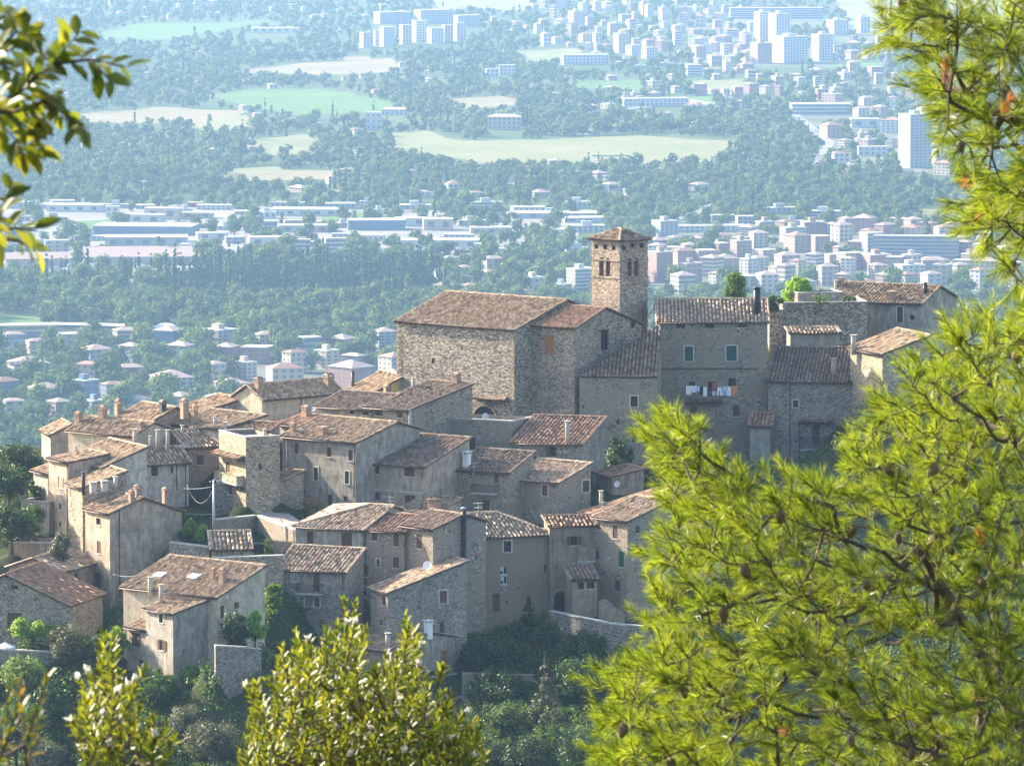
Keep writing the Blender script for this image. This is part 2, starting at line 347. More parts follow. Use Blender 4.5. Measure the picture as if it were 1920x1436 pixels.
# ------------------------------------------------------------------ houses
BASES = []                      # terrain control points
HOUSES = {}
class House:
    def __init__(s, key, z, label, A, Y, B, W, vb, roof, wall, tile='tile_old', cat='house', name='stone_house', base_drop=4, ov=.35, group=None):
        s.z = z; a = zp(z, A); b = zp(z, B)
        PA = at(a[0], a[1], Y); PB = onz(b[0], b[1], PA.z)
        ex = (PB - PA); ex.z = 0; s.L = L = ex.length; ex.normalize(); n = Vector((-ex.y, ex.x, 0))
        bz = at(a[0], zp(z, (0, vb))[1], Y).z
        s.h = h = PA.z - bz; s.W = W; s.bd = base_drop; s.ov = ov
        s.rz = math.atan2(ex.y, ex.x)
        s.o = tag(empty(name, (PA.x, PA.y, bz), s.rz), label, cat, group)
        s.Mw = Matrix.Translation((PA.x, PA.y, bz)) @ Matrix.Rotation(s.rz, 4, 'Z'); s.Mi = s.Mw.inverted()
        s.wallm, s.tile = wall, tile; s.roof = roof; s.holes = {'f': [], 'r': [], 'l': [], 'k': []}; s.wins = []
        s.planes = []; s.caps = []; s.flat = roof[0] == 'flat'
        for q in ((0, 0), (L, 0), (L, W), (0, W), (L / 2, W / 2)):
            p = s.Mw @ Vector((q[0], q[1], 0)); BASES.append((p.x, p.y, p.z - .3))
        HOUSES[key] = s
    # face coordinates: (a along the face seen from outside, z, out)
    def T(s, f):
        L, W = s.L, s.W
        return {'f': lambda a, z, o: (a, -o, z), 'r': lambda a, z, o: (L + o, a, z), 'l': lambda a, z, o: (-o, W - a, z),
                'k': lambda a, z, o: (L - a, W + o, z)}[f]
    def hit(s, f, u, v):
        o = s.Mi @ CAM; d = s.Mi.to_3x3() @ ray(u, v)
        if f == 'f': t = -o.y / d.y; p = o + d * t; return p.x, p.z
        if f == 'r': t = (s.L - o.x) / d.x; p = o + d * t; return p.y, p.z
        t = -o.x / d.x; p = o + d * t; return s.W - p.y, p.z
    def rect(s, f, x0, y0, x1, y1, z=None):
        z = s.z if z is None else z
        (u0, v0), (u1, v1) = zp(z, (x0, y0)), zp(z, (x1, y1))
        um, vm = (u0 + u1) / 2, (v0 + v1) / 2
        a0 = s.hit(f, u0, vm)[0]; a1 = s.hit(f, u1, vm)[0]; z1 = s.hit(f, um, v0)[1]; z0 = s.hit(f, um, v1)[1]
        return min(a0, a1), max(a0, a1), z0, z1
    def win(s, f, x0, y0, x1, y1, st='d', z=None):
        s.wins.append((f, s.rect(f, x0, y0, x1, y1, z), st)); return s
    def profile(s):
        """roof planes (first edge = eave, upward), wall heights and gable caps"""
        t = s.roof[0]; L, W, h, o = s.L, s.W, s.h, s.ov
        tn = math.tan(R(s.roof[1])) if len(s.roof) > 1 else 0; r = s.roof[2] if len(s.roof) > 2 else .5
        H = {'f': h, 'r': h, 'l': h, 'k': h}; caps = []; pl = []; ridges = []
        g = .22
        if t == 'mono':
            z1 = h + W * tn; H['k'] = z1
            pl = [[(-g, -o, h - o * tn), (L + g, -o, h - o * tn), (L + g, W + g, z1 + g * tn), (-g, W + g, z1 + g * tn)]]
            caps = [('r', [(0, h), (W, h), (W, z1)]), ('l', [(0, h), (W, h), (0, z1)])]
            ridges = [((-g, W, z1), (L + g, W, z1))]
        elif t == 'back':                # slopes away from the viewer
            zb = h - W * tn; H['k'] = zb; H['r'] = H['l'] = zb
            pl = [[(L + g, W + o, zb - o * tn), (-g, W + o, zb - o * tn), (-g, -g, h + g * tn), (L + g, -g, h + g * tn)]]
            caps = [('r', [(0, zb), (W, zb), (0, h)]), ('l', [(0, zb), (W, zb), (W, h)])]
        elif t in ('gx', 'hr', 'hl', 'hx'):
            y = r * W; zr = h + y * tn; zb = zr - (W - y) * tn; zm = min(h, zb); H['k'] = zb; H['r'] = H['l'] = zm
            e0 = -g if t in ('gx', 'hr') else -o; e1 = L + g if t in ('gx', 'hl') else L + o
            x0 = e0 if t in ('gx', 'hr') else y * .9; x1 = e1 if t in ('gx', 'hl') else L - y * .9
            pl = [[(e0, -o, h - o * tn), (e1, -o, h - o * tn), (x1, y, zr), (x0, y, zr)],
                  [(e1, W + o, zb - o * tn), (e0, W + o, zb - o * tn), (x0, y, zr), (x1, y, zr)]]
            if t in ('hr', 'hx'):
                pl.append([(e1, -o, h - o * tn), (e1, W + o, zb - o * tn), (x1, y, zr)])
                ridges += [((e1, -o, h - o * tn), (x1, y, zr)), ((e1, W + o, zb - o * tn), (x1, y, zr))]
            if t in ('hl', 'hx'):
                pl.append([(e0, W + o, zb - o * tn), (e0, -o, h - o * tn), (x0, y, zr)])
                ridges += [((e0, -o, h - o * tn), (x0, y, zr)), ((e0, W + o, zb - o * tn), (x0, y, zr))]
            ridges.append(((x0, y, zr), (x1, y, zr)))
            if t in ('gx', 'hl'): caps.append(('r', [(0, zm), (W, zm), (W, zb), (y, zr), (0, h)]))
            if t in ('gx', 'hr'): caps.append(('l', [(0, zm), (W, zm), (W, h), (W - y, zr), (0, zb)]))
        elif t == 'gy':
            x = r * L; zr = h + x * tn; hr_ = zr - (L - x) * tn; zm = min(h, hr_); H['l'] = h; H['r'] = hr_; H['f'] = H['k'] = zm
            pl = [[(-o, W + g, h - o * tn), (-o, -g, h - o * tn), (x, -g, zr), (x, W + g, zr)],
                  [(L + o, -g, hr_ - o * tn), (L + o, W + g, hr_ - o * tn), (x, W + g, zr), (x, -g, zr)]]
            caps = [('f', [(0, zm), (L, zm), (L, hr_), (x, zr), (0, h)]), ('k', [(0, zm), (L, zm), (L, h), (L - x, zr), (0, hr_)])]
            ridges = [((x, -g, zr), (x, W + g, zr))]
        elif t in ('ml', 'mr'):
            zr = h + L * tn
            if t == 'ml':
                H['r'] = zr; pl = [[(-o, W + g, h - o * tn), (-o, -g, h - o * tn), (L + g, -g, zr + g * tn), (L + g, W + g, zr + g * tn)]]
                caps = [('f', [(0, h), (L, h), (L, zr)]), ('k', [(0, h), (L, h), (0, zr)])]; ridges = [((L, -g, zr), (L, W + g, zr))]
            else:
                zl = h + L * tn; H['l'] = zl; pl = [[(L + o, -g, h - o * tn), (L + o, W + g, h - o * tn), (-g, W + g, zl + g * tn), (-g, -g, zl + g * tn)]]
                caps = [('f', [(0, h), (L, h), (0, zl)]), ('k', [(0, h), (L, h), (L, zl)])]; ridges = [((0, -g, zl), (0, W + g, zl))]
        s.H, s.caps, s.pl, s.ridges = H, caps, pl, ridges
        return s
    def build(s, gutter=True, tilecol=.46, slabm='wood_brown', verge=True):
        s.profile(); L, W = s.L, s.W
        mb = MB()
        for f, wd in (('f', L), ('r', W), ('l', W), ('k', L)):
            T = s.T(f); top = s.H[f]
            holes = []; proud = []
            for (ff, rc, st) in s.wins:
                if ff != f: continue
                a0, a1, z0, z1 = rc
                ok = a0 > .05 and a1 < wd - .05 and z1 < top - .05 and z0 > -s.bd + .1 and all(a1 < q[0] or a0 > q[1] or z1 < q[2] or z0 > q[3] for q in holes)
                if ok: holes.append(rc)
            s.holes[f] = holes
            xs = sorted({0, wd, *[q[0] for q in holes], *[q[1] for q in holes]}); zs = sorted({-s.bd, top, *[q[2] for q in holes], *[q[3] for q in holes]})
            for i in range(len(xs) - 1):
                for j in range(len(zs) - 1):
                    cx, cz = (xs[i] + xs[i + 1]) / 2, (zs[j] + zs[j + 1]) / 2
                    if any(q[0] < cx < q[1] and q[2] < cz < q[3] for q in holes): continue
                    mb.face([T(xs[i], zs[j], 0), T(xs[i + 1], zs[j], 0), T(xs[i + 1], zs[j + 1], 0), T(xs[i], zs[j + 1], 0)])
            for a0, a1, z0, z1 in holes:
                d = -.24
                mb.face([T(a0, z0, 0), T(a0, z0, d), T(a0, z1, d), T(a0, z1, 0)]); mb.face([T(a1, z0, d), T(a1, z0, 0), T(a1, z1, 0), T(a1, z1, d)])
                mb.face([T(a0, z0, 0), T(a1, z0, 0), T(a1, z0, d), T(a0, z0, d)]); mb.face([T(a0, z1, d), T(a1, z1, d), T(a1, z1, 0), T(a0, z1, 0)])
        for f, poly in s.caps:
            T = s.T(f); mb.face([T(a, z, 0) for a, z in poly])
        if s.flat:
            top = s.h - .5
            mb.face([(0, 0, top), (L, 0, top), (L, W, top), (0, W, top)], 1)
            for f, wd in (('f', L), ('r', W), ('l', W)):
                T = s.T(f); mb.box(.001, wd - .001, s.h + .002, s.h + .12, -.38, .06, 2, T=lambda a, z, o, T=T: T(a, o, z)) if False else None
        s.wall = mb.build('wall', [M[s.wallm], M['concrete'], M['sill']], s.o)
        if s.flat:
            c = MB()
            c.box(-.06, L + .06, -.06, .3, s.h, s.h + .12); c.box(L - .3, L + .06, .302, W, s.h, s.h + .12); c.box(-.06, .3, .302, W, s.h, s.h + .12)
            c.build('parapet_cap', M['concrete'], s.o)
        else:
            sh = Sheet()
            for p in s.pl:
                V, F_, UV = tile_plane(p, tilecol); sh.add(V, F_, UV, 0)
                P = [Vector(q) for q in p]; n = (P[1] - P[0]).cross(P[-1] - P[0]).normalized()
                sh.slab([q - n * .01 for q in P], .10, 1)
                if verge and s.roof[0] in ('gx', 'mono', 'hl', 'gy', 'ml', 'mr') and len(p) == 4:
                    for a, b in ((P[1], P[2]), (P[0], P[3])): sh.cap(a + n * .1, b + n * .1, .14)
            for a, b in s.ridges: sh.cap(Vector(a) + Vector((0, 0, .1)), Vector(b) + Vector((0, 0, .1)), .19)
            s.roofo = sh.build('roof', [M[s.tile], M[slabm]], s.o)
            if gutter and s.roof[0] in ('gx', 'mono', 'hx', 'hr', 'hl'):
                p = s.pl[0]; g = MB(); a, b = Vector(p[0]), Vector(p[1]); off = Vector((0, -.06, -.06))
                g.tube([a + off, b + off], .075, n=6); g.build('gutter', M['copper'], s.o)
        for w in s.wins: s.window(*w)
        return s
    def window(s, f, rc, st):
        a0, a1, z0, z1 = rc; T0 = s.T(f); T = lambda a, z, o: T0(a, z, o)
        if rc not in s.holes[f]: T = lambda a, z, o: T0(a, z, o + .26)      # no opening cut: set proud of the wall
        def B(mb, x0, x1, y0, y1, o0, o1, m=0): mb.box(x0, x1, y0, y1, o0, o1, m, T=T)
        mb = MB(); fw = .07
        w = a1 - a0; hgt = z1 - z0
        door = 'p' in st
        shut = {'s': 'wood_brown', 'g': 'wood_green', 'r': 'wood_red', 'y': 'wood_orange', 'e': 'wood_pale'}
        closed = next((c for c in st if c in shut), None)
        frame = 'wood_brown' if 'c' not in st else 'white_paint'
        B(mb, a0, a1, z0, z1, -.24, -.22, 0)
        for x0, x1, y0, y1 in ((a0, a0 + fw, z0, z1), (a1 - fw, a1, z0, z1), (a0 + fw, a1 - fw, z1 - fw, z1), (a0 + fw, a1 - fw, z0, z0 + fw), ((a0 + a1) / 2 - .035, (a0 + a1) / 2 + .035, z0 + fw, z1 - fw)):
            B(mb, x0, x1, y0, y1, -.218, -.16, 1)
        if 'c' in st: B(mb, a0 + fw, (a0 + a1) / 2 - .04, z0 + hgt * .45, z1 - fw, -.217, -.20, 2)
        o = mb.build('door' if door else 'window', [M['pane'], M[frame], M['curtain']], s.o)
        def leaf(x0, x1, o0, o1, mat):
            q = MB(); e = .06; y0, y1 = z0 + .03, z1 - .03
            B(q, x0, x0 + e, y0, y1, o0, o1); B(q, x1 - e, x1, y0, y1, o0, o1); B(q, x0 + e, x1 - e, y1 - e, y1, o0, o1); B(q, x0 + e, x1 - e, y0, y0 + e, o0, o1)
            k = max(3, int((y1 - y0) / .14)); st_ = (y1 - y0 - 2 * e) / k
            for i in range(k): B(q, x0 + e, x1 - e, y0 + e + i * st_ + .01, y0 + e + (i + 1) * st_ - .015, o0 + .005, o1 - .012)
            q.build('shutter', M[mat], o)
        if closed and not door:
            m = (a0 + a1) / 2
            leaf(a0 + .02, m - .008, -.10, -.05, shut[closed]); leaf(m + .008, a1 - .02, -.10, -.05, shut[closed])
        if door:
            q = MB(); m = (a0 + a1) / 2
            for x0, x1 in ((a0 + .04, m - .006), (m + .006, a1 - .04)):
                B(q, x0, x1, z0 + .02, z1 - .05, -.15, -.10)
                for k in range(3): B(q, x0 + .08, x1 - .08, z0 + .12 + k * (hgt - .2) / 3, z0 + (k + 1) * (hgt - .2) / 3 + .02, -.098, -.08)
            q.build('door_leaf', M[shut.get(closed, 'wood_brown')], o)
        if 'o' in st:
            k = 'wood_brown' if not closed else shut[closed]
            lw = w / 2
            leaf(a0 - lw - .03, a0 - .03, .03, .075, k); leaf(a1 + .03, a1 + lw + .03, .03, .075, k)
        if 'w' in st:
            q = MB(); t = .14
            B(q, a0 - t, a0, z0 - .02, z1 + t, .002, .045); B(q, a1, a1 + t, z0 - .02, z1 + t, .002, .045); B(q, a0, a1, z1, z1 + t, .002, .045)
            q.build('surround', M['surround'], o)
        if not door and 'n' not in st:
            q = MB(); B(q, a0 - .1, a1 + .1, z0 - .10, z0 - .002, -.1, .10); q.build('sill', M['sill'], o)
    # ---- things fixed to the house
    def onroof(s, x, y, z=None, plane=0):
        u, v = zp(s.z if z is None else z, (x, y))
        o = s.Mi @ CAM; d = s.Mi.to_3x3() @ ray(u, v)
        if s.flat: return o + d * ((s.h - .5 - o.z) / d.z)
        P = [Vector(p) for p in s.pl[plane]]; n = (P[1] - P[0]).cross(P[-1] - P[0])
        return o + d * (n.dot(P[0] - o) / n.dot(d))
    def size(s, px, z=None): return px / ZOOM[s.z if z is None else z][2] * mpp(s.o.location.y)
    def chimney(s, x, y, w, h, kind='brick', z=None, plane=0, mat=None):
        p = s.onroof(x, y, z, plane); w = s.size(w, z); h = s.size(h, z); mb = MB(); x, y, z0 = p; k = w / 2
        par = s.roofo if not s.flat else s.o
        if kind == 'pipe':
            mb.lathe((x, y, z0 - .5), [(k, 0), (k, .5 + h - .25), (k * .8, .5 + h - .2), (k * .8, .5 + h - .1), (k * 1.5, .5 + h - .08), (k * 1.5, .5 + h)], 10)
            mb.build('chimney', M[mat or 'pipe_cement'], par)
        elif kind == 'metal':
            mb.lathe((x, y, z0 - .5), [(k, 0), (k, .5 + h - .2), (k * .7, .5 + h - .18), (k * .7, .5 + h - .1), (k * 1.7, .5 + h - .1), (.02, .5 + h + .08)], 10)
            mb.build('chimney', M[mat or 'black_pipe'], par)
        else:
            hb = h * .68
            mb.box(x - k, x + k, y - k, y + k, z0 - .6, z0 + hb); mb.box(x - k * 1.2, x + k * 1.2, y - k * 1.2, y + k * 1.2, z0 + hb, z0 + hb + .09)
            zz = z0 + hb + .09; t = h - hb - .09
            for sx in (-1, 1):
                for sy in (-1, 1): mb.box(x + sx * k - (.12 if sx > 0 else 0), x + sx * k + (.12 if sx < 0 else 0), y + sy * k - (.12 if sy > 0 else 0), y + sy * k + (.12 if sy < 0 else 0), zz, zz + t * .6)
            q = zz + t * .6; A = [(x - k * 1.3, y - k * 1.3, q), (x + k * 1.3, y - k * 1.3, q), (x + k * 1.3, y + k * 1.3, q), (x - k * 1.3, y + k * 1.3, q)]
            e0, e1 = (x - k * .9, y, q + t * .6), (x + k * .9, y, q + t * .6)
            if kind == 'flat':
                mb.box(x - k * 1.3, x + k * 1.3, y - k * 1.3, y + k * 1.3, q, q + .1)
            else:
                mb.face([A[3], A[2], A[1], A[0]]); mb.face([A[0], A[1], e1, e0], 1); mb.face([A[2], A[3], e0, e1], 1); mb.face([A[1], A[2], e1]); mb.face([A[3], A[0], e0])
            mb.build('chimney', [M[mat or 'brick'], M['tile_red']], par)
        return s
    def antenna(s, x, y, h, z=None, plane=0):
        p = s.onroof(x, y, z, plane); h = s.size(h, z); mb = MB()
        mb.tube([p - Vector((0, 0, .4)), p + Vector((0, 0, h))], .03, n=5)
        for zz, l, nn in ((h - .05, 1.0, 7), (h - .55, .7, 5)):
            a = p + Vector((-l / 2, 0, zz)); b = p + Vector((l / 2, 0, zz)); mb.tube([a, b], .02, n=4)
            for i in range(nn):
                c = a.lerp(b, i / (nn - 1)); mb.tube([c - Vector((0, .3, 0)), c + Vector((0, .3, 0))], .014, n=4)
        mb.build('aerial', M['zinc'], s.o, weld=False); return s
    def dish(s, x, y, r, z=None, plane=0, wallface=None):
        if wallface: a, zz = s.hit(wallface, *zp(s.z if z is None else z, (x, y))); p = Vector(s.T(wallface)(a, zz, .45)); arm = Vector(s.T(wallface)(a, zz - .3, 0))
        else: p = s.onroof(x, y, z, plane) + Vector((0, 0, s.size(r, z) * 1.2)); arm = p - Vector((0, -.25, s.size(r, z) * 1.5))
        r = s.size(r, z); mb = MB(); d = (s.Mi.to_3x3() @ Vector((-.35, -.85, .42))).normalized(); a = d.orthogonal().normalized(); b = d.cross(a)
        prev = None
        for i in range(5):
            q = i / 4; ring = [p + (a * math.cos(t) + b * math.sin(t)) * r * q + d * (.22 * r * q * q * 1.3) for t in [2 * math.pi * j / 16 for j in range(16)]]
            if prev:
                for j in range(16): mb.face([prev[j], prev[(j + 1) % 16], ring[(j + 1) % 16], ring[j]], smooth=True)
            prev = ring
        mb.tube([p, arm], .035, n=5); mb.tube([p - b * r * .9, p + d * r * .9], .02, n=4)
        mb.build('satellite_dish', M['white_paint'], s.o); return s
    def pipe(s, f, x, y0, y1, r=.055, z=None, mat='copper'):
        a, z1 = s.hit(f, *zp(s.z if z is None else z, (x, y0))); _, z0 = s.hit(f, *zp(s.z if z is None else z, (x, y1)))
        T = s.T(f); mb = MB(); mb.tube([T(a, z1, r + .03), T(a, z0, r + .03)], r, n=7); mb.build('downpipe', M[mat], s.o); return s
    def balcony(s, f, x0, y0, x1, y1, depth=1.0, z=None, rail='iron', solid=False, plants=False):
        """y1 = underside of the slab, y0 = top of the railing"""
        a0, a1, z0, z1 = s.rect(f, x0, y0, x1, y1, z); T = s.T(f); mb = MB()
        mb.box(a0, a1, z0, z0 + .16, .003, depth, T=lambda a, zz, o: T(a, zz, o)); b = mb.build('balcony', M['concrete'], s.o)
        q = MB(); d = depth - .06
        if solid:
            q.box(a0, a1, z0 + .162, z1, d - .08, d, T=T); q.box(a0, a0 + .08, z0 + .162, z1, .004, d - .082, T=T); q.box(a1 - .08, a1, z0 + .162, z1, .004, d - .082, T=T)
            q.build('railing', M[s.wallm], b)
        else:
            for u0, u1, o0, o1 in ((a0, a1, d, d), (a0, a0, 0, d), (a1, a1, 0, d)):
                n = max(3, int((abs(u1 - u0) + abs(o1 - o0)) / .13))
                for i in range(n + 1):
                    t = i / n; aa = u0 + (u1 - u0) * t; oo = o0 + (o1 - o0) * t; q.tube([T(aa, z0 + .16, oo), T(aa, z1, oo)], .014, n=4)
                q.tube([T(u0, z1, o0), T(u1, z1, o1)], .03, n=5)
            q.build('railing', M[rail], b, weld=False)
        if plants:
            cs = [T(a0 + (a1 - a0) * (i + .5) / 9, z1 + .05, d + .05) for i in range(9)]
            V, F_ = leafcloud(np.array(cs), .22, 26, .10); link('blossoms', np_mesh('blossoms', V, F_, [M['leaf_dry'] if i else M['leaf_mid'] for i in range(2)]), b)
        return s
    def canopy(s, f, x0, y0, x1, y1, depth=1.0, z=None, tile=None, posts=False, drop=None):
        """small tiled lean-to roof over a door or balcony: y0 top at the wall, y1 its lower edge"""
        a0, a1, z0, z1 = s.rect(f, x0, y0, x1, y1, z); T = s.T(f); zl = z1 - .34 * depth
        p = [T(a0, zl, depth), T(a1, zl, depth), T(a1, z1, .02), T(a0, z1, .02)]
        sh = Sheet(); V, F_, UV = tile_plane(p, .34); sh.add(V, F_, UV, 0); sh.slab([Vector(q) - Vector((0, 0, .02)) for q in p], .07, 1)
        c = sh.build('canopy', [M[tile or s.tile], M['wood_brown']], s.o)
        if posts:
            for i, aa in enumerate((a0 + .12, a1 - .12)):
                q = MB(); q.box(aa - .07, aa + .07, zl - posts, zl - .09, depth - .3, depth - .16, T=T); q.build('post', M['wood_brown'], c)
        return s
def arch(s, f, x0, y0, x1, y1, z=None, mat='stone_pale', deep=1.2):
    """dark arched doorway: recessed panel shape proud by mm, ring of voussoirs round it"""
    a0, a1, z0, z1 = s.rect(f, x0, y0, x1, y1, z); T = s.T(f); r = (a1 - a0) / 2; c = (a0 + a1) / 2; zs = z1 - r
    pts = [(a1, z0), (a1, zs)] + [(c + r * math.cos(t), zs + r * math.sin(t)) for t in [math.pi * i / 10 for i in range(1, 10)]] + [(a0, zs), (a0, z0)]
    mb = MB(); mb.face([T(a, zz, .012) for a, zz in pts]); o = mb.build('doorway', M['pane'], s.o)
    q = MB(); n = len(pts); t = .28
    outer = [(a1 + t, z0), (a1 + t, zs)] + [(c + (r + t) * math.cos(u), zs + (r + t) * math.sin(u)) for u in [math.pi * i / 10 for i in range(1, 10)]] + [(a0 - t, zs), (a0 - t, z0)]
    for i in range(n - 1):
        q.face([T(*pts[i], .16), T(*outer[i], .16), T(*outer[i + 1], .16), T(*pts[i + 1], .16)])
        q.face([T(*outer[i], .16), T(*outer[i], .002), T(*outer[i + 1], .002), T(*outer[i + 1], .16)]); q.face([T(*pts[i], .002), T(*pts[i], .16), T(*pts[i + 1], .16), T(*pts[i + 1], .002)])
    q.build('arch_surround', M[mat], o)
# ------------------------------------------------------------------ foliage
def rand_dirs(n):
    d = RNG.normal(size=(n, 3)); return d / np.linalg.norm(d, axis=1, keepdims=True)
def leaf_quads(P, N, size, asp=.55, jit=.6):
    """diamond leaves at P facing roughly N"""
    n = len(P); N = N + rand_dirs(n) * jit; N /= np.linalg.norm(N, axis=1, keepdims=True)
    t = np.cross(N, rand_dirs(n)); t /= np.linalg.norm(t, axis=1, keepdims=True) + 1e-9; b = np.cross(N, t)
    sz = (np.asarray(size) * RNG.uniform(.6, 1.3, n))[:, None]
    V = np.stack([P - t * sz * .5, P + b * sz * asp * .5, P + t * sz * .5, P - b * sz * asp * .5], 1).reshape(-1, 3)
    return V, np.arange(4 * n).reshape(n, 4)
def leafcloud(cs, rc, nleaf, size, up=.3, jit=.6):
    cs = np.asarray(cs, dtype=float); k = len(cs); d = rand_dirs(k * nleaf)
    rc = np.broadcast_to(np.asarray(rc, dtype=float), (k,))
    rr = np.repeat(rc, nleaf)[:, None] * RNG.uniform(.45, 1.05, (k * nleaf, 1))
    P = np.repeat(cs, nleaf, axis=0) + d * rr; N = d + np.array([0, 0, up])
    return leaf_quads(P, N, size, jit=jit)
def crown(rx, ry, rz, nclump, nleaf, leaf, crc=.34, shape='round', z0=0.0, jit=.6):
    """clump centres through an ellipsoid (or a cone); returns V,F with the crown standing on z0"""
    d = rand_dirs(nclump); r = RNG.uniform(.25, .86, nclump) ** .6
    c = d * r[:, None] * np.array([rx, ry, rz]) * (1 - crc * .6); c[:, 2] += rz
    if shape == 'cone':
        t = RNG.uniform(0, 1, nclump) ** 1.3; a = RNG.uniform(0, 2 * np.pi, nclump); q = (1 - t) * RNG.uniform(.5, 1, nclump)
        c = np.stack([rx * q * np.cos(a) * .8, ry * q * np.sin(a) * .8, t * 2 * rz * .95], 1)
    rc = crc * (rx * ry * rz) ** (1 / 3) * RNG.uniform(.65, 1.25, nclump)
    if shape == 'cone': rc = rc * (1.15 - c[:, 2] / (2 * rz))
    c[:, 2] = np.maximum(c[:, 2], rc * .6) + z0
    return leafcloud(c, rc, nleaf, leaf, jit=jit)
stone('plaster_brown', (.20, .17, .13), (.30, .26, .21), (.45, .41, .35), plaster=(.29, .215, .145), pamt=.60)
def hs(key, *a, wins=(), **k):
    h = House(key, *a, **k)
    for w in wins: h.win(*w)
    return h
# ---- the church
C1 = hs('nave', 4, 'big stone church nave with broad brown tile roof beside the bell tower', (150, 690), 768, (905, 747), 19, 1250, ('gx', 17), 'stone_church', 'tile_old', cat='church', name='church_nave', ov=.4,
        wins=[('f', 375, 928, 392, 962, 'n'), ('f', 560, 850, 572, 880, 'n')]).build(gutter=False)
arch(C1, 'f', 335, 425, 505, 560, z=3)
q = MB(); a, zz = C1.hit('f', *zp(3, (330, 345))); b, _ = C1.hit('f', *zp(3, (590, 345)))
sh = Sheet(); V, F_, UV = tile_plane([(a, -.9, zz - .3), (b, -.9, zz - .3), (b, -.01, zz), (a, -.01, zz)]); sh.add(V, F_, UV); sh.slab([(a, -.9, zz - .32), (b, -.9, zz - .32), (b, -.01, zz - .02), (a, -.01, zz - .02)], .1, 1)
sh.build('ledge_roof', [M['tile_pale'], M['wood_brown']], C1.o)
C2 = hs('transept', 4, 'stone church transept with reddish tiled gable below the bell tower', (975, 714), 759, (1290, 735), 13.5, 1330, ('gx', 17.7, .45), 'stone_tower', 'tile_red', cat='church', name='church_transept',
        wins=[('f', 1098, 780, 1160, 905, 'nyy'), ('r', 1460, 745, 1510, 880, 'n'), ('r', 1650, 692, 1672, 735, 'n'), ('f', 1180, 1000, 1190, 1012, 'n')]).build(gutter=False)
class Tri(House):
    def profile(s):
        s.H = {'f': s.h, 'r': s.h, 'l': s.h, 'k': s.h}; W, L, h = s.W, s.L, s.h; t = math.tan(R(s.roof[1]))
        s.pl = [[(.1, -.3, h - .3 * t), (L + .1, -.3, h - .3 * t), (L + .1, W, h + W * t), (L - .7, W, h + W * t)]]
        s.caps = [('r', [(0, h), (W, h), (W, h + W * t)]), ('k', [(0, h), (L, h), (0, h + W * t)])]; s.ridges = []
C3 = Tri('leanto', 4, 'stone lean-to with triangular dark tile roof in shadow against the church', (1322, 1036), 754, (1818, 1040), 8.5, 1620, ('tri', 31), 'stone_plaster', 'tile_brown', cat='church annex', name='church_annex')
C3.win('f', 1225, 545, 1246, 576, 'n', 3).win('f', 1362, 527, 1386, 556, 'n', 3).win('f', 1472, 622, 1510, 690, 'd', 3).win('f', 1650, 1172, 1695, 1240, 'w').win('f', 1318 + 20, 1232, 1352, 1248, 'n').build(gutter=False)
C4 = hs('tower', 0, 'tall square stone bell tower with paired arches and low pyramid roof', (1109.5, 445.5), 775, (1162, 449.6), 4.75, 640, ('hx', 23), 'stone_tower', 'tile_old', cat='bell tower', name='bell_tower', ov=.42)
AR = [('f', 1448, 285, 1478, 403), ('f', 1490, 288, 1519, 404), ('r', 1630, 286, 1656, 404), ('r', 1672, 286, 1700, 403)]
HO = [(f, x0 - 2, y0 + 13, x1 + 2, y1 + 17) for f, x0, y0, x1, y1 in [('f', 1420, 187, 1440, 212), ('f', 1477, 189, 1500, 216), ('f', 1530, 197, 1551, 221), ('r', 1595, 193, 1617, 218), ('r', 1651, 180, 1675, 205), ('r', 1708, 180, 1729, 205)]]
for w in AR + HO: C4.win(*w, 'B', z=4)
for f in ('l', 'k'):
    for a in (1.3, 2.6): C4.wins.append((f, (a, a + .75, C4.h - 5.3, C4.h - 3.1), 'B'))
def tower_win(s, f, rc, st):
    a0, a1, z0, z1 = rc; T = s.T(f); mb = MB(); arched = z1 - z0 > 1.2
    mb.face([T(a0, z0, -.235), T(a1, z0, -.235), T(a1, z1, -.235), T(a0, z1, -.235)]); o = mb.build('belfry_opening' if arched else 'putlog_hole', M['wood_brown'] if arched else M['pane'], s.o)
    if arched:
        q = MB(); c = (a0 + a1) / 2; r = (a1 - a0) / 2
        for sgn in (-1, 1):
            pts = [(c + sgn * r * math.cos(t), z1 - r + r * math.sin(t)) for t in [math.pi / 2 * i / 6 for i in range(7)]]
            for (x0, y0), (x1, y1) in zip(pts, pts[1:]):
                P = [T(x0, y0, -.003), T(x1, y1, -.003), T(x1, z1, -.003), T(x0, z1, -.003)]
                if sgn > 0: P = P[::-1]
                q.face(P[::-1])
        q.build('arch_head', M[s.wallm], o)
C4.window = lambda *w: tower_win(C4, *w)
C4.build(gutter=False)
q = MB()
for zz, o, t in ((C4.h - .32, .05, .04), (C4.h - .05, .16, .12), (C4.hit('f', *zp(4, (1500, 302)))[1], .09, .16), (C4.hit('f', *zp(4, (1500, 412)))[1], .09, .16)):
    L, W = C4.L, C4.W
    q.box(-o, L + o, -o, .0, zz - t / 2, zz + t / 2); q.box(-o, L + o, W, W + o, zz - t / 2, zz + t / 2); q.box(-o, 0, .001, W - .001, zz - t / 2, zz + t / 2); q.box(L, L + o, .001, W - .001, zz - t / 2, zz + t / 2)
    q.build('string_course', M['stone_tower'], C4.o); q = MB()
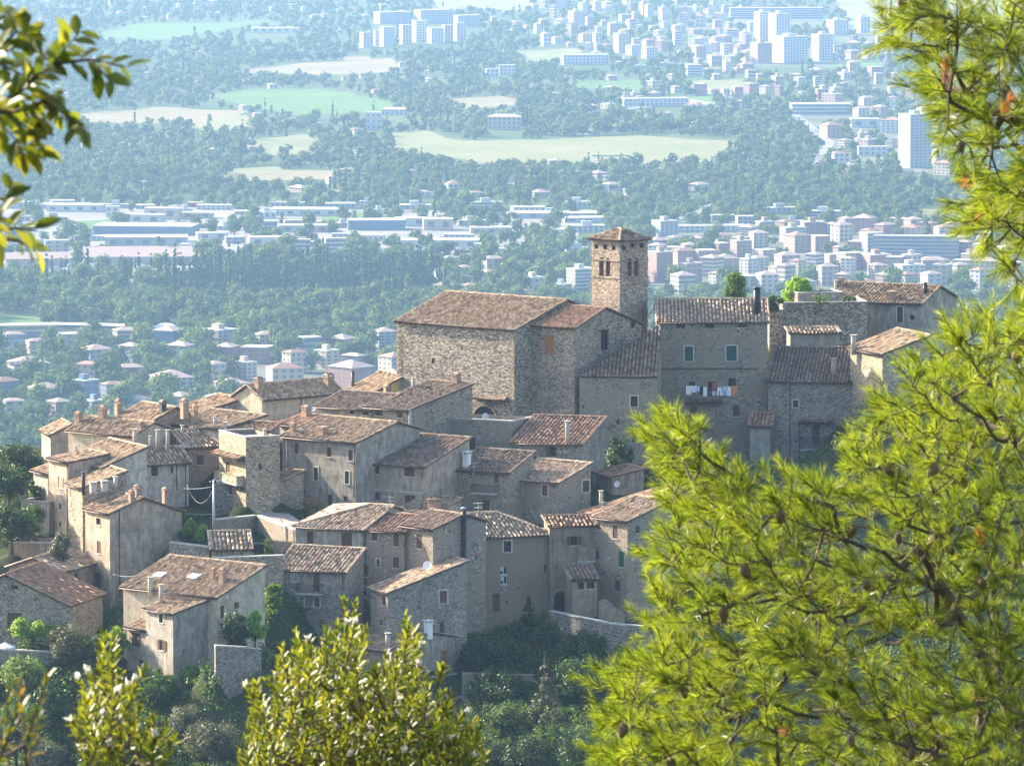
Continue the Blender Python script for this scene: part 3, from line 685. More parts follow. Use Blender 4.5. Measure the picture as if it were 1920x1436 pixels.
# ---- right-hand houses
R1 = hs('washing', 5, 'tall grey stone house with green shutters and washing hung across it', (162, 308), 767, (775, 308), 12.5, 1060, ('gx', 19), 'stone_plaster', 'tile_pale', name='tall_house', wins=[
    ('f', 262, 318, 313, 346, 'n'), ('f', 422, 316, 475, 344, 'n'), ('f', 610, 314, 660, 342, 's'), ('f', 311, 447, 357, 530, 'gw'), ('f', 544, 443, 602, 528, 'gw'),
    ('f', 334, 645, 368, 690, 'd'), ('f', 441, 645, 490, 700, 'd'), ('f', 556, 625, 597, 690, 'd'), ('f', 581, 778, 619, 840, 's'), ('f', 340, 785, 382, 868, 'p'), ('f', 440, 785, 486, 862, 'pe')]).build()
R1.pipe('f', 168, 312, 780, .07, mat='black_pipe').chimney(716, 262, 40, 148, 'metal').canopy('f', 312, 742, 525, 775, 1.1, tile='tile_brown')
q = MB(); T = R1.T('f'); a0, _, z0, z1 = R1.rect('f', 175, 568, 725, 578)
q.box(a0, R1.rect('f', 175, 568, 725, 578)[1], z0, z1, .002, .06, T=T); q.build('string_course', M['wood_brown'], R1.o)
R3 = hs('long', 5, 'long low house on the crest with orange brown roof and pale gable', (1100, 183), 797, (1640, 206), 10.6, 430, ('gx', 18), 'stucco_grey', 'tile_old', name='long_house', wins=[('f', 1503, 225, 1535, 312, 'pw'), ('f', 1575, 272, 1600, 300, 'd')]).build()
R3.chimney(1188, 110, 28, 50, 'flat').chimney(1160, 118, 22, 42, 'pipe').chimney(1660, 150, 26, 60, 'metal').chimney(1470, 180, 40, 42, 'flat')
R2 = hs('ruin', 5, 'roofless rubble stone block with weeds growing on its top', (858, 205), 785, (1335, 200), 8, 450, ('flat',), 'stone_church', cat='ruined house', name='ruined_house').build()
R2b = hs('ruintop', 5, 'heap of grey slabs lying on top of the roofless stone block', (945, 150), 788, (1195, 145), 4, 200, ('flat',), 'stone_grey', cat='masonry block', name='masonry_block', base_drop=.3).build()
R2c = hs('ruinlow', 5, 'narrow stone wall stub between the washing house and the roofless block', (786, 245), 783, (862, 245), 5, 440, ('flat',), 'stone_church', cat='wall stub', name='wall_stub').build()
R4b = hs('attic', 5, 'small plastered attic storey poking up behind the grey tiled roof', (905, 374), 777, (1180, 372), 4, 450, ('mono', 5), 'stucco_grey', 'tile_pale', cat='attic', name='attic_house').build(gutter=False)
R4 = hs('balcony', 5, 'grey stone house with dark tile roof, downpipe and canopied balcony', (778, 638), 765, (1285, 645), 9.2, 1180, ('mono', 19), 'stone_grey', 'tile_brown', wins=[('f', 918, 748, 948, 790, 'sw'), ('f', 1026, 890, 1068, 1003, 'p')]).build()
R4.pipe('f', 903, 645, 1140).pipe('f', 955, 860, 1175).chimney(1146, 600, 30, 88, 'pipe').canopy('f', 950, 858, 1150, 885, 1.0, tile='tile_brown').balcony('f', 960, 950, 1142, 1028, 1.0)
R7 = hs('lowannex', 5, 'low plastered annex with sloping red roof between two tall stone houses', (676, 888), 762.2, (790, 890), 2.6, 1150, ('mono', 24), 'stucco_grey', 'tile_red').build()
R5 = hs('barn', 5, 'small warm stone house with pale brown roof beside the pine', (1240, 452), 764, (1420, 490), 6.2, 640, ('mono', 18), 'stone_warm', 'tile_old').build()
R5.chimney(1258, 470, 30, 88, 'pipe')
R6 = hs('archhouse', 5, 'flat topped stone house with a dark arched doorway behind the pine', (1284, 622), 763, (1420, 628), 6, 1160, ('flat',), 'stone_grey').build(); arch(R6, 'f', 1310, 862, 1392, 1000)
# ---- upper left houses
L5 = hs('cream', 2, 'cream plastered house standing above its neighbours with a chimney at each ridge end', (350, 375), 752, (925, 324), 5.2, 660, ('gx', 29), 'stucco_cream', 'tile_pale', name='plastered_house', base_drop=7).build()
L5.chimney(325, 318, 46, 100).chimney(828, 290, 55, 100).pipe('f', 628, 360, 560)
M4 = hs('ochre', 2, 'ochre walled house with orange brown roof tucked against the church wall', (985, 297), 772, (1142, 332), 4.2, 430, ('mono', 24), 'stucco_ochre', 'tile_old', name='plastered_house').build()
M4.chimney(1002, 292, 24, 118, 'metal', mat='copper').chimney(1250, 345, 42, 70)
M3a = hs('rowa', 2, 'low plastered house with brown roof and small square windows under the eave', (735, 425), 745, (1130, 455), 5.4, 530, ('mono', 14), 'stucco_beige', 'tile_brown', name='plastered_house', wins=[('f', 977, 452, 1013, 484, 'd'), ('f', 1072, 462, 1114, 492, 'd')]).build()
M3b = hs('rowb', 2, 'long stone house whose brown roof climbs to the foot of the church', (1100, 432), 741, (1395, 457), 11.7, 700, ('mono', 10.5), 'stone_plaster', 'tile_brown', wins=[('f', 1162, 448, 1214, 496, 's'), ('f', 1320, 462, 1358, 510, 's')]).build()
M3b.pipe('r', 1400, 450, 700, .2, mat='pipe_cement').chimney(1437, 295, 28, 75, 'pipe').chimney(1745, 258, 50, 75, mat='brick')
M1b = hs('redlean', 2, 'small red tiled roof piece behind the white lit facade', (470, 553), 741, (640, 572), 4, 650, ('mono', 12), 'stucco_white', 'tile_red', name='plastered_house').build()
M1b.chimney(668, 505, 52, 85).dish(718, 472, 20)
M1 = hs('patchy', 2, 'three storey pale plastered house with patchy facade and brown shutters', (495, 640), 733, (1020, 690), 11, 1210, ('gx', 14.5, .63), 'stucco_grey', 'tile_old', name='plastered_house', wins=[
    ('f', 583, 690, 612, 770, 's'), ('f', 816, 722, 846, 792, 's'), ('f', 970, 741, 1000, 820, 's'), ('f', 721, 866, 752, 958, 'sw'), ('f', 945, 894, 975, 985, 'sw'), ('f', 822, 1062, 853, 1155, 's'), ('f', 934, 1072, 965, 1110, 's'), ('f', 625, 1064, 662, 1170, 'py')]).build()
M1.pipe('f', 1022 - 8, 700, 1080).pipe('f', 530, 650, 1200, mat='pipe_cement').chimney(572, 618, 38, 76).chimney(787, 632, 50, 60, 'flat').canopy('f', 572, 1030, 664, 1062, .9)
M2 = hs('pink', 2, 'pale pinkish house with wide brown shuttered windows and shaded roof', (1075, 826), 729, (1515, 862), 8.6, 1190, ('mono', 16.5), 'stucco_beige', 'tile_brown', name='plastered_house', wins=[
    ('f', 1123, 840, 1192, 910, 's'), ('f', 1370, 858, 1445, 930, 's'), ('f', 1127, 1040, 1195, 1100, 's'), ('f', 1376, 1066, 1448, 1130, 's')]).build()
q = MB(); a0, a1, z0, z1 = M2.rect('f', 1080, 1030, 1512, 1040); q.box(.02, M2.L - .02, z0, z1, .002, .05, T=M2.T('f')); q.build('string_course', M['sill'], M2.o)
M5 = hs('terrace', 3, 'stone house with flat roof terrace below the church wall', (12, 512), 744, (612, 540), 6.5, 740, ('flat',), 'stone_plaster', wins=[('f', 305, 652, 348, 738, 's'), ('f', 60, 612, 78, 642, 'n')]).build()
M5.chimney(167, 545, 36, 105, 'pipe').dish(424, 530, 25)
M6 = hs('redroof', 3, 'stone house with half red half pale tile roof and one open shuttered window', (612, 686), 736, (1110, 703), 9.2, 850, ('mono', 13.5), 'stone_grey', 'tile_red', wins=[('f', 880, 716, 915, 788, 'o'), ('r', 1222, 742, 1256, 832, 'pe')]).build()
M6.chimney(1010, 690, 34, 160, 'pipe')
M8 = hs('whitechimney', 3, 'stone house with white chimney and flowered balcony', (205, 878), 729, (592, 903), 5.6, 1190, ('mono', 18), 'stone_plaster', 'tile_brown', wins=[('f', 484, 906, 516, 978, 'p'), ('f', 402, 1100, 450, 1185, 'p')]).build()
M8.chimney(287, 862, 46, 122, 'flat', mat='white_paint').balcony('f', 345, 990, 516, 1056, .95, plants=True).antenna(340, 900, 70)
M7 = hs('twinwin', 3, 'rubble stone house with two red shuttered windows and small sunlit roof', (592, 945), 729, (945, 975), 6.2, 1225, ('mono', 15), 'stone_plaster', 'tile_pale', wins=[('f', 645, 977, 690, 1060, 'rw'), ('f', 828, 992, 870, 1070, 'rw'), ('r', 1118, 960, 1168, 1043, 'sw')]).build()
M9 = hs('dishhouse', 3, 'small brown annex with sloping red roof and big white satellite dish', (1215, 900), 737, (1330, 930), 4, 1010, ('mono', 10), 'stucco_brown', 'tile_red', cat='annex', name='annex_house').build()
M9.dish(1358, 985, 24, wallface='r')
L1 = hs('farleft', 1, 'grey house end wall at the far left edge of the ridge', (362, 632), 748, (515, 628), 6, 800, ('ml', 24), 'stucco_grey', 'tile_old', name='plastered_house').build()
L3 = hs('ridgehouse', 1, 'brown gabled house on the left ridge between three chimneys', (860, 496), 746, (1085, 537), 5.4, 650, ('gx', 24, .6), 'stucco_brown', 'tile_old', name='plastered_house').build()
L3.chimney(850, 490, 40, 115).chimney(1170, 470, 38, 85, mat='iron').chimney(1325, 480, 45, 105)
L2 = hs('creamleft', 1, 'cream walled house under a wide brown roof on the left ridge', (490, 600), 738, (945, 642), 7.4, 780, ('gx', 19), 'stucco_cream', 'tile_old', name='plastered_house').build()
L2.chimney(565, 545, 45, 80).chimney(738, 515, 45, 95).dish(775, 490, 18).chimney(1010, 590, 40, 55)
L4b = hs('backgable', 1, 'pale gable wall just behind the cream house', (1425, 474), 753, (1745, 456), 6, 570, ('ml', 13), 'stucco_beige', 'tile_old', name='plastered_house').build()
L4 = hs('flatbrown', 1, 'low white house with nearly flat brown roof and thin chimneys', (1205, 548), 742, (1580, 592), 7, 660, ('mono', 9), 'stucco_white', 'tile_old', name='plastered_house').build()
L4.chimney(1395, 545, 38, 130).chimney(1310, 618, 20, 55, 'pipe', mat='zinc').chimney(1540, 575, 18, 70, 'pipe', mat='zinc').antenna(1225, 540, 60)
L9 = hs('whiteleft', 1, 'white walled house under a shaggy brown roof near the left edge', (470, 806), 726, (730, 868), 5.6, 1020, ('mono', 20), 'stucco_white', 'tile_old', name='plastered_house', wins=[('f', 512, 845, 536, 886, 'c'), ('f', 640, 880, 664, 915, 's')]).build()
L9.chimney(968, 690, 28, 100, 'pipe').chimney(1132, 700, 26, 105, 'pipe').chimney(1205, 705, 27, 110, 'pipe').chimney(1078, 700, 18, 60, 'pipe').chimney(545, 790, 20, 80, 'pipe')
L7 = hs('stripeback', 1, 'small grey stone house with striped tile roof and one brown window', (1335, 722), 733, (1585, 708), 3.7, 1010, ('mono', 22), 'stone_plaster', 'tile_pale', wins=[('f', 1413, 777, 1464, 846, 's')]).build()
L6 = hs('stripefront', 1, 'pale house with bright white gable and boldly striped tile roof', (905, 847), 727, (1355, 824), 5.6, 1180, ('gx', 27), 'stucco_white', 'tile_pale', name='plastered_house', wins=[('f', 1086, 856, 1134, 926, 's'), ('f', 1225, 856, 1246, 906, 's')]).build()
L6.pipe('f', 1268, 850, 1030, mat='black_pipe').pipe('f', 1330, 845, 1160).dish(930, 965, 32, wallface='l')
L8b = hs('redlow', 2, 'low dark red roof lying on top of the warm stone house', (102, 592), 736, (395, 606), 3, 650, ('mono', 12), 'stucco_grey', 'tile_red', cat='roof house', name='penthouse').build()
L8 = hs('warmstone', 2, 'warm coursed stone house with flat top, tiled balcony canopy and flower boxes', (40, 604), 730, (232, 654), 4.2, 985, ('flat',), 'stone_warm', wins=[('r', 325, 838, 350, 888, 's'), ('f', 90, 830, 120, 900, 'p')]).build()
L8.canopy('f', 36, 765, 228, 828, 1.1).balcony('f', 60, 905, 222, 975, 1.0, solid=True, plants=True).chimney(82, 600, 28, 60, 'pipe').chimney(368, 650, 26, 62, 'pipe')
L8c = hs('shade', 2, 'blue grey shaded house front below the flower balcony with dark archway', (10, 985), 727, (335, 1000), 4, 1225, ('flat',), 'stone_grey', name='plastered_house', wins=[('f', 110, 1000, 132, 1060, 's'), ('f', 170, 1010, 190, 1050, 's')]).build()
L8d = hs('passage', 2, 'stone passage house with dark doorway beside the patchy facade', (335, 975), 726, (430, 985), 5, 1160, ('mono', 12), 'stone_pale', 'tile_old').build(); arch(L8d, 'f', 345, 1005, 425, 1130)
L10 = hs('tallleft', 1, 'tall narrow grey house at the left edge with white shutters', (350, 800), 722, (490, 832), 5, 1500, ('mono', 8), 'stucco_beige', 'tile_old', name='plastered_house', wins=[('f', 415, 930, 442, 1015, 'e'), ('f', 450, 942, 476, 1020, 'e'), ('f', 422, 1125, 440, 1168, 'd'), ('f', 424, 1255, 438, 1292, 'd')]).build()
L10.pipe('f', 486, 840, 1400)
L10b = hs('annexleft', 1, 'small annex with brown roof at the left foot of the tall narrow house', (240, 885), 727, (345, 912), 4, 1100, ('mono', 16), 'stucco_grey', 'tile_old', cat='annex', name='annex_house').build()
L10c = hs('terraceleft', 1, 'low flat roofed outbuilding below the annex at the left edge', (150, 1105), 722, (350, 1118), 5, 1260, ('flat',), 'stucco_beige', cat='outbuilding', name='outbuilding').build()
L11 = hs('slim', 1, 'slim sunlit stone house wedged between two tall plastered houses', (488, 978), 715, (592, 1012), 5.2, 1900, ('mono', 17), 'stone_pale', 'tile_old', wins=[('f', 505, 1030, 522, 1085, 'e'), ('f', 508, 1110, 524, 1160, 'e')]).build()
L11.chimney(600, 1030, 26, 130, 'pipe', mat='iron').chimney(668, 1010, 40, 36, 'flat', mat='concrete').chimney(750, 1000, 40, 36, 'flat', mat='concrete').chimney(830, 980, 30, 50, 'pipe', mat='zinc')
L12 = hs('bigwall', 1, 'tall house with broad blank grey gable wall facing right', (612, 1158), 709, (787, 1197), 9, 1950, ('gx', 20, .46), 'stucco_beige', 'tile_old', name='plastered_house', wins=[('f', 690, 82, 722, 130, 'd', 6), ('f', 697, 247, 724, 335, 's', 6), ('f', 684, 470, 712, 610, 'so', 6), ('f', 695, 692, 722, 765, 'c', 6)]).build()
L12.pipe('r', 855, 20, 650, z=6).chimney(945, 1120, 36, 90).chimney(990, 1075, 46, 85).chimney(1190, 1085, 40, 75, mat='brick')
# ---- front row
F3b = hs('midroof', 7, 'brown roofed house half hidden behind the front row with a brick chimney', (1135, 216), 722, (1390, 240), 5, 330, ('mono', 14), 'stucco_beige', 'tile_old', name='plastered_house').build()
F3b.chimney(1395, 215, 70, 90, mat='brick').antenna(1385, 190, 130).antenna(1080, 215, 100)
F1 = hs('stripes', 7, 'house with hipped striped roof and two tall dark shuttered windows', (400, 325), 708, (880, 358), 8.4, 505, ('hl', 17, .78), 'stucco_grey', 'tile_pale', name='plastered_house', wins=[('f', 480, 367, 527, 487, 's'), ('f', 728, 378, 804, 492, 's')]).build()
F3 = hs('redstrip', 7, 'mottled stone house with a small bright red roof in the front row', (905, 357), 704, (1178, 373), 5, 1060, ('mono', 14), 'stone_plaster', 'tile_red', wins=[('f', 945, 366, 984, 433, 's'), ('f', 1103, 378, 1140, 476, 's'), ('f', 982, 566, 1003, 620, 'w'), ('f', 1100, 552, 1140, 630, 's'), ('f', 880, 612, 920, 690, 's'), ('f', 890, 826, 928, 890, 'e')]).build()
F4 = hs('flue', 7, 'tall speckled stone house with a thick black flue pipe up its gable', (1165, 320), 703, (1385, 352), 7.6, 1090, ('gx', 17, .56), 'stone_plaster', 'tile_brown', wins=[('f', 1267, 390, 1307, 490, 's'), ('r', 1502, 598, 1543, 648, 'r'), ('r', 1555, 1017, 1588, 1060, 'd')]).build()
F4.pipe('r', 1595, 222, 1085, .27, mat='black_pipe')
a, zz = F4.hit('r', *zp(7, (1595, 210))); q = MB(); q.lathe(Vector(F4.T('r')(a, zz, .3)), [(.14, -.9), (.14, .1), (.33, .1), (.33, .2), (.05, .3)], 10); q.build('chimney', M['zinc'], F4.roofo)
F2 = hs('bluegrey', 7, 'blue grey stone house with iron balcony, tall brown door and pale striped roof', (265, 630), 700, (757, 657), 4.8, 1215, ('mono', 22), 'stone_grey', 'tile_pale', wins=[
    ('f', 374, 674, 407, 730, 'cw'), ('f', 527, 663, 572, 800, 'p'), ('f', 423, 834, 459, 904, 'ew'), ('f', 534, 842, 572, 911, 'rw'), ('f', 567, 1018, 602, 1065, 'd')]).build()
F2.balcony('f', 425, 742, 596, 818, .95).pipe('f', 738, 668, 1110)
F5 = hs('leanlow', 7, 'low stone house with slanting roof edge and a red window in white surround', (935, 773), 697, (1060, 808), 9.6, 1080, ('mono', 17), 'stone_grey', 'tile_pale', wins=[('r', 1433, 793, 1487, 882, 'rw'), ('r', 1434, 1017, 1467, 1115, 'p'), ('f', 1022, 823, 1046, 898, 's'), ('f', 1004, 1002, 1020, 1040, 'd')]).build(gutter=False)
F5.dish(1347, 655, 34)
F7 = hs('tanroof', 7 + 1, 'brown plastered house with pale striped hip roof and white framed window', (415, 405), 706, (905, 383), 10, 1090, ('hr', 20, .54), 'plaster_brown', 'tile_pale', name='plastered_house', wins=[
    ('f', 552, 436, 607, 516, 'w'), ('f', 528, 620, 580, 680, 'c'), ('f', 532, 688, 580, 750, 'c'), ('f', 474, 812, 524, 945, 'p'), ('f', 842, 608, 862, 660, 'n'), ('f', 566, 860, 582, 886, 'n')]).build()
F7.antenna(370, 250, 90)
F8 = hs('archway', 8, 'brown house with narrow red roof, boxed balcony and arched entrance', (882, 328), 708, (1212, 321), 3.4, 960, ('mono', 11), 'stucco_brown', 'tile_red', name='plastered_house', wins=[('f', 1035, 402, 1085, 468, 'o')]).build()
F8.balcony('f', 1078, 478, 1206, 584, .8, solid=True); arch(F8, 'f', 912, 797, 1010, 950)
M10 = hs('redlong', 3, 'long red roof sliding down behind the pale corner house', (1095, 1192), 722, (1200, 1224), 13, 1290, ('mono', 14), 'stucco_brown', 'tile_red', name='plastered_house').build(); M10.chimney(1252, 1150, 28, 120, 'pipe').antenna(1262, 1200, 90)
F9 = hs('corner', 8, 'pale stone house on a corner with green shutters and tiled porch', (1205, 262), 709, (1442, 294), 6.4, 965, ('mono', 16), 'stone_plaster', 'tile_old', wins=[('f', 1337, 326, 1371, 420, 's'), ('f', 1378, 512, 1415, 624, 'g'), ('f', 1214, 512, 1238, 565, 's'), ('f', 1226, 306, 1246, 355, 's'), ('f', 1352, 716, 1390, 795, 's'), ('r', 1500, 330, 1530, 380, 's')]).build()
F9.antenna(1530, 210, 70)
F10 = hs('porch', 8, 'small porch house with brown tiled roof on posts beside the arched entrance', (1045, 712), 703, (1225, 706), 3.2, 960, ('mono', 20), 'stucco_brown', 'tile_brown', cat='porch', name='porch_house', wins=[('f', 1088, 735, 1130, 785, 'd'), ('f', 1150, 735, 1205, 780, 'd')]).build(gutter=False)
F12 = hs('behindpine', 8, 'brown roofed house showing its eave beside the pine twigs', (1660, 340), 718, (1900, 372), 5, 700, ('mono', 16), 'stucco_beige', 'tile_old', name='plastered_house').build()
F11 = hs('bottom', 7, 'lowest plastered house with gable, brown door and balcony above the gardens', (1042, 1226), 688, (1545, 1157), 8, 1480, ('gy', 11.5, .63), 'stucco_beige', 'tile_old', name='plastered_house', wins=[('f', 1443, 1224, 1485, 1376, 'py')]).build()
F11.balcony('f', 1320, 1335, 1545, 1400, 1.0).chimney(1352, 1100, 46, 105, 'flat', mat='white_paint').chimney(1062, 1205, 36, 112, 'pipe')
# ---- lower left
H1 = hs('skylights', 6, 'cream house with two skylights in its long brown roof', (885, 572), 686, (1560, 648), 7.6, 1050, ('mono', 19), 'stucco_cream', 'tile_old', name='plastered_house', wins=[('r', 1583, 710, 1610, 805, 's'), ('r', 1682, 685, 1715, 730, 's')]).build()
H1.chimney(1080, 606, 34, 105, 'pipe').chimney(1158, 655, 32, 100, 'pipe').chimney(1530, 525, 30, 90).chimney(1600, 548, 40, 112)
for x0, y0, x1, y1 in ((1105, 478, 1190, 515), (1352, 490, 1436, 528)):
    p = H1.onroof((x0 + x1) / 2, (y0 + y1) / 2); e = Vector((1, 0, 0)); s_ = Vector((0, math.cos(R(19)), math.sin(R(19)))); n = e.cross(s_); w, hh = H1.size(x1 - x0) * .55, .55
    q = MB(); P = [p + e * a * w + s_ * b * hh for a, b in ((-1, -1), (1, -1), (1, 1), (-1, 1))]
    up = [x + n * .24 for x in P]; q.face(up, 1)
    for i in range(4): q.face([P[i] - n * .1, P[(i + 1) % 4] - n * .1, up[(i + 1) % 4], up[i]])
    q.build('skylight', [M['zinc'], M['curtain']], H1.roofo)
H1b = hs('wing', 6, 'grey wing of the skylight house with brown shutters casting long shadows', (1045, 727), 680, (1242, 767), 6.4, 1190, ('mono', 14), 'stucco_grey', 'tile_old', name='plastered_house', wins=[('f', 1142, 766, 1172, 832, 'w'), ('f', 1150, 955, 1180, 1030, 'so')]).build()
H1c = hs('lowwing', 6, 'lower left wing with its own little brown roof and open shutters', (912, 860), 683, (1046, 884), 3.4, 1200, ('mono', 17), 'stucco_beige', 'tile_old', name='plastered_house', wins=[('f', 966, 905, 992, 1005, 'so'), ('f', 997, 1096, 1026, 1165, 'd')]).build()
LL1 = hs('cottage', 6, 'stone cottage with orange red gable roof at the left edge', (-400, 670), 690, (495, 706), 10.5, 900, ('gy', 23), 'stone_grey', 'tile_red', name='stone_cottage', wins=[('f', 52, 760, 160, 885, 'p'), ('f', 82, 562, 130, 590, 'n')]).build()
LL2 = hs('whiteverge', 6, 'plastered house with pale roof edge just behind the stone cottage', (62, 428), 702, (458, 448), 9, 600, ('gy', 19, .46), 'stucco_brown', 'tile_pale', name='plastered_house').build()
LL3 = hs('brownwall', 6, 'plain brown walled outbuilding behind the pale edged roof', (60, 256), 712, (372, 262), 5, 360, ('flat',), 'stucco_brown', cat='outbuilding', name='outbuilding').build()
SH = hs('shed', 6, 'little stone shed with boldly striped tile roof in the gardens', (1525, 302), 701, (1800, 298), 3.6, 375, ('mono', 22), 'stone_warm', 'tile_pale', cat='shed', name='garden_shed').build()
HUT = hs('hut', 7, 'tiny tiled hut in the dark garden below the front row', (1630 + 20, 1610), 688, (1760, 1600), 2, 1700, ('mono', 15), 'stucco_grey', 'tile_brown', cat='shed', name='garden_hut').build()
# ---- free walls
def wall(label, pts, bottom, mat='stone_plaster', th=.5, capm='sill', base=True, cat='wall'):
    """stone wall along px points (u,v,Y) of its top; bottom in metres below"""
    P = [at(u, v, Y) for u, v, Y in pts]; o = empty('retaining_wall', (P[0].x, P[0].y, P[0].z - bottom)); tag(o, label, cat)
    inv = Vector(o.location); mb = MB(); c = MB()
    for a, b in zip(P, P[1:]):
        d = b - a; d.z = 0; d.normalize(); n = Vector((-d.y, d.x, 0)); a, b = a - inv, b - inv
        def pr(mb, z0, z1, t0, t1):
            q = [x + n * t + Vector((0, 0, zz)) for zz in (z0, z1) for t in (t0, t1) for x in (a, b)]
            for f in ((0, 1, 5, 4), (3, 2, 6, 7), (4, 5, 7, 6), (2, 0, 4, 6), (1, 3, 7, 5)): mb.face([q[i] for i in f])
        pr(mb, -bottom - 3, -.1, 0, th); pr(c, -.1, .06, -.06, th + .06)
    mb.build('wall', M[mat], o); c.build('coping', M[capm], o)
    if base:
        for p in P: BASES.append((p.x, p.y, p.z - bottom)); BASES.append((p.x, p.y + 2, p.z - .6))
    return o
wall('stone retaining wall with pale coping along the sloping village street', [(405, 974, 717), (481, 966, 721), (563, 998, 708)], 3.2)
wall('whitish garden wall beside the vine pergola', [(317, 1016, 704), (392, 1025, 702)], 2.6, 'stone_grey')
wall('stone wall under the little striped shed', [(398, 1046, 699), (530, 1041, 698)], 3.4, 'stone_warm')
wall('pale rubble wall at the foot of the grey wing', [(404, 1210, 671), (463, 1213, 672), (490, 1216, 673.5)], 3.0, 'stone_grey')
wall('long ramp wall with pale coping below the arched entrance', [(1030, 1145, 702), (1145, 1169, 696), (1235, 1176, 694)], 4.0, 'stone_grey', capm='concrete')
wall('low stone terrace wall in the dark garden below the front row', [(866, 1262, 689), (1000, 1266, 689)], 1.0, 'stone_plaster', capm='stone_plaster')
wall('garden wall at the bottom left corner below the stone cottage', [(-20, 1216, 682), (100, 1222, 682)], 2.0, 'stone_grey')
# pale corner stones of the church
def quoins(h, f, a, n0=.15, zlo=-3, mat='stone_pale'):
    q = MB(); z = zlo; i = 0; T = h.T(f); sgn = -1 if a > .1 else 1
    while z < h.H[f] - .5:
        hh = random.uniform(.3, .42); w = (.75, .42)[i % 2] * random.uniform(.85, 1.15); a0, a1 = sorted((a, a + sgn * w)); q.box(a0, a1, z, z + hh - .03, .003, .035, T=lambda x, y, o: T(x, y, o)); z += hh; i += 1
    q.build('quoin', M[mat], h.o, weld=False)
quoins(C1, 'f', C1.L - .002); quoins(C1, 'f', .002); quoins(C2, 'f', C2.L - .002); quoins(C2, 'r', .002); quoins(R4, 'f', R4.L - .002)
def steps(label, u, v, Y, n=9, w=1.3):
    p = at(u, v, Y); o = empty('stone_stairs', p, -.7); tag(o, label, 'stairs'); q = MB()
    for i in range(n): q.box(i * .3, i * .3 + .3, 0, w, -2.5, (n - i) * .18)
    q.build('flight', M['stucco_brown'], o); q = MB(); q.tube([(0, -.02, n * .18 + .9), (n * .3, -.02, .95)], .03, n=5); q.tube([(0, -.02, n * .18), (0, -.02, n * .18 + .9)], .03, n=5); q.tube([(n * .3, -.02, 0), (n * .3, -.02, .95)], .03, n=5); q.build('handrail', M['iron'], o)
steps('stone stairs running down right of the tiled porch', 1122, 1152, 701)
for i, (u, v) in enumerate(((480, 1036), (489, 1037))):
    p = at(u, v, 705); o = empty('waste_bin', p); tag(o, ('dark wheeled bin next to the striped shed', 'dark wheeled bin under the clipped golden shrub')[i], 'bin'); q = MB(); P = [(-.3, -.3, 0), (.3, -.3, 0), (.3, .3, 0), (-.3, .3, 0)]; Q = [(x * 1.25, y * 1.25, 1.0) for x, y, _ in P]
    for j in range(4): q.face([P[j], P[(j + 1) % 4], Q[(j + 1) % 4], Q[j]])
    q.face(P[::-1]); q.face(Q); q.build('bin_body', M['black_pipe'], o); q = MB(); q.box(-.42, .42, -.42, .42, 1.0, 1.08); q.build('lid', M['iron'], o)
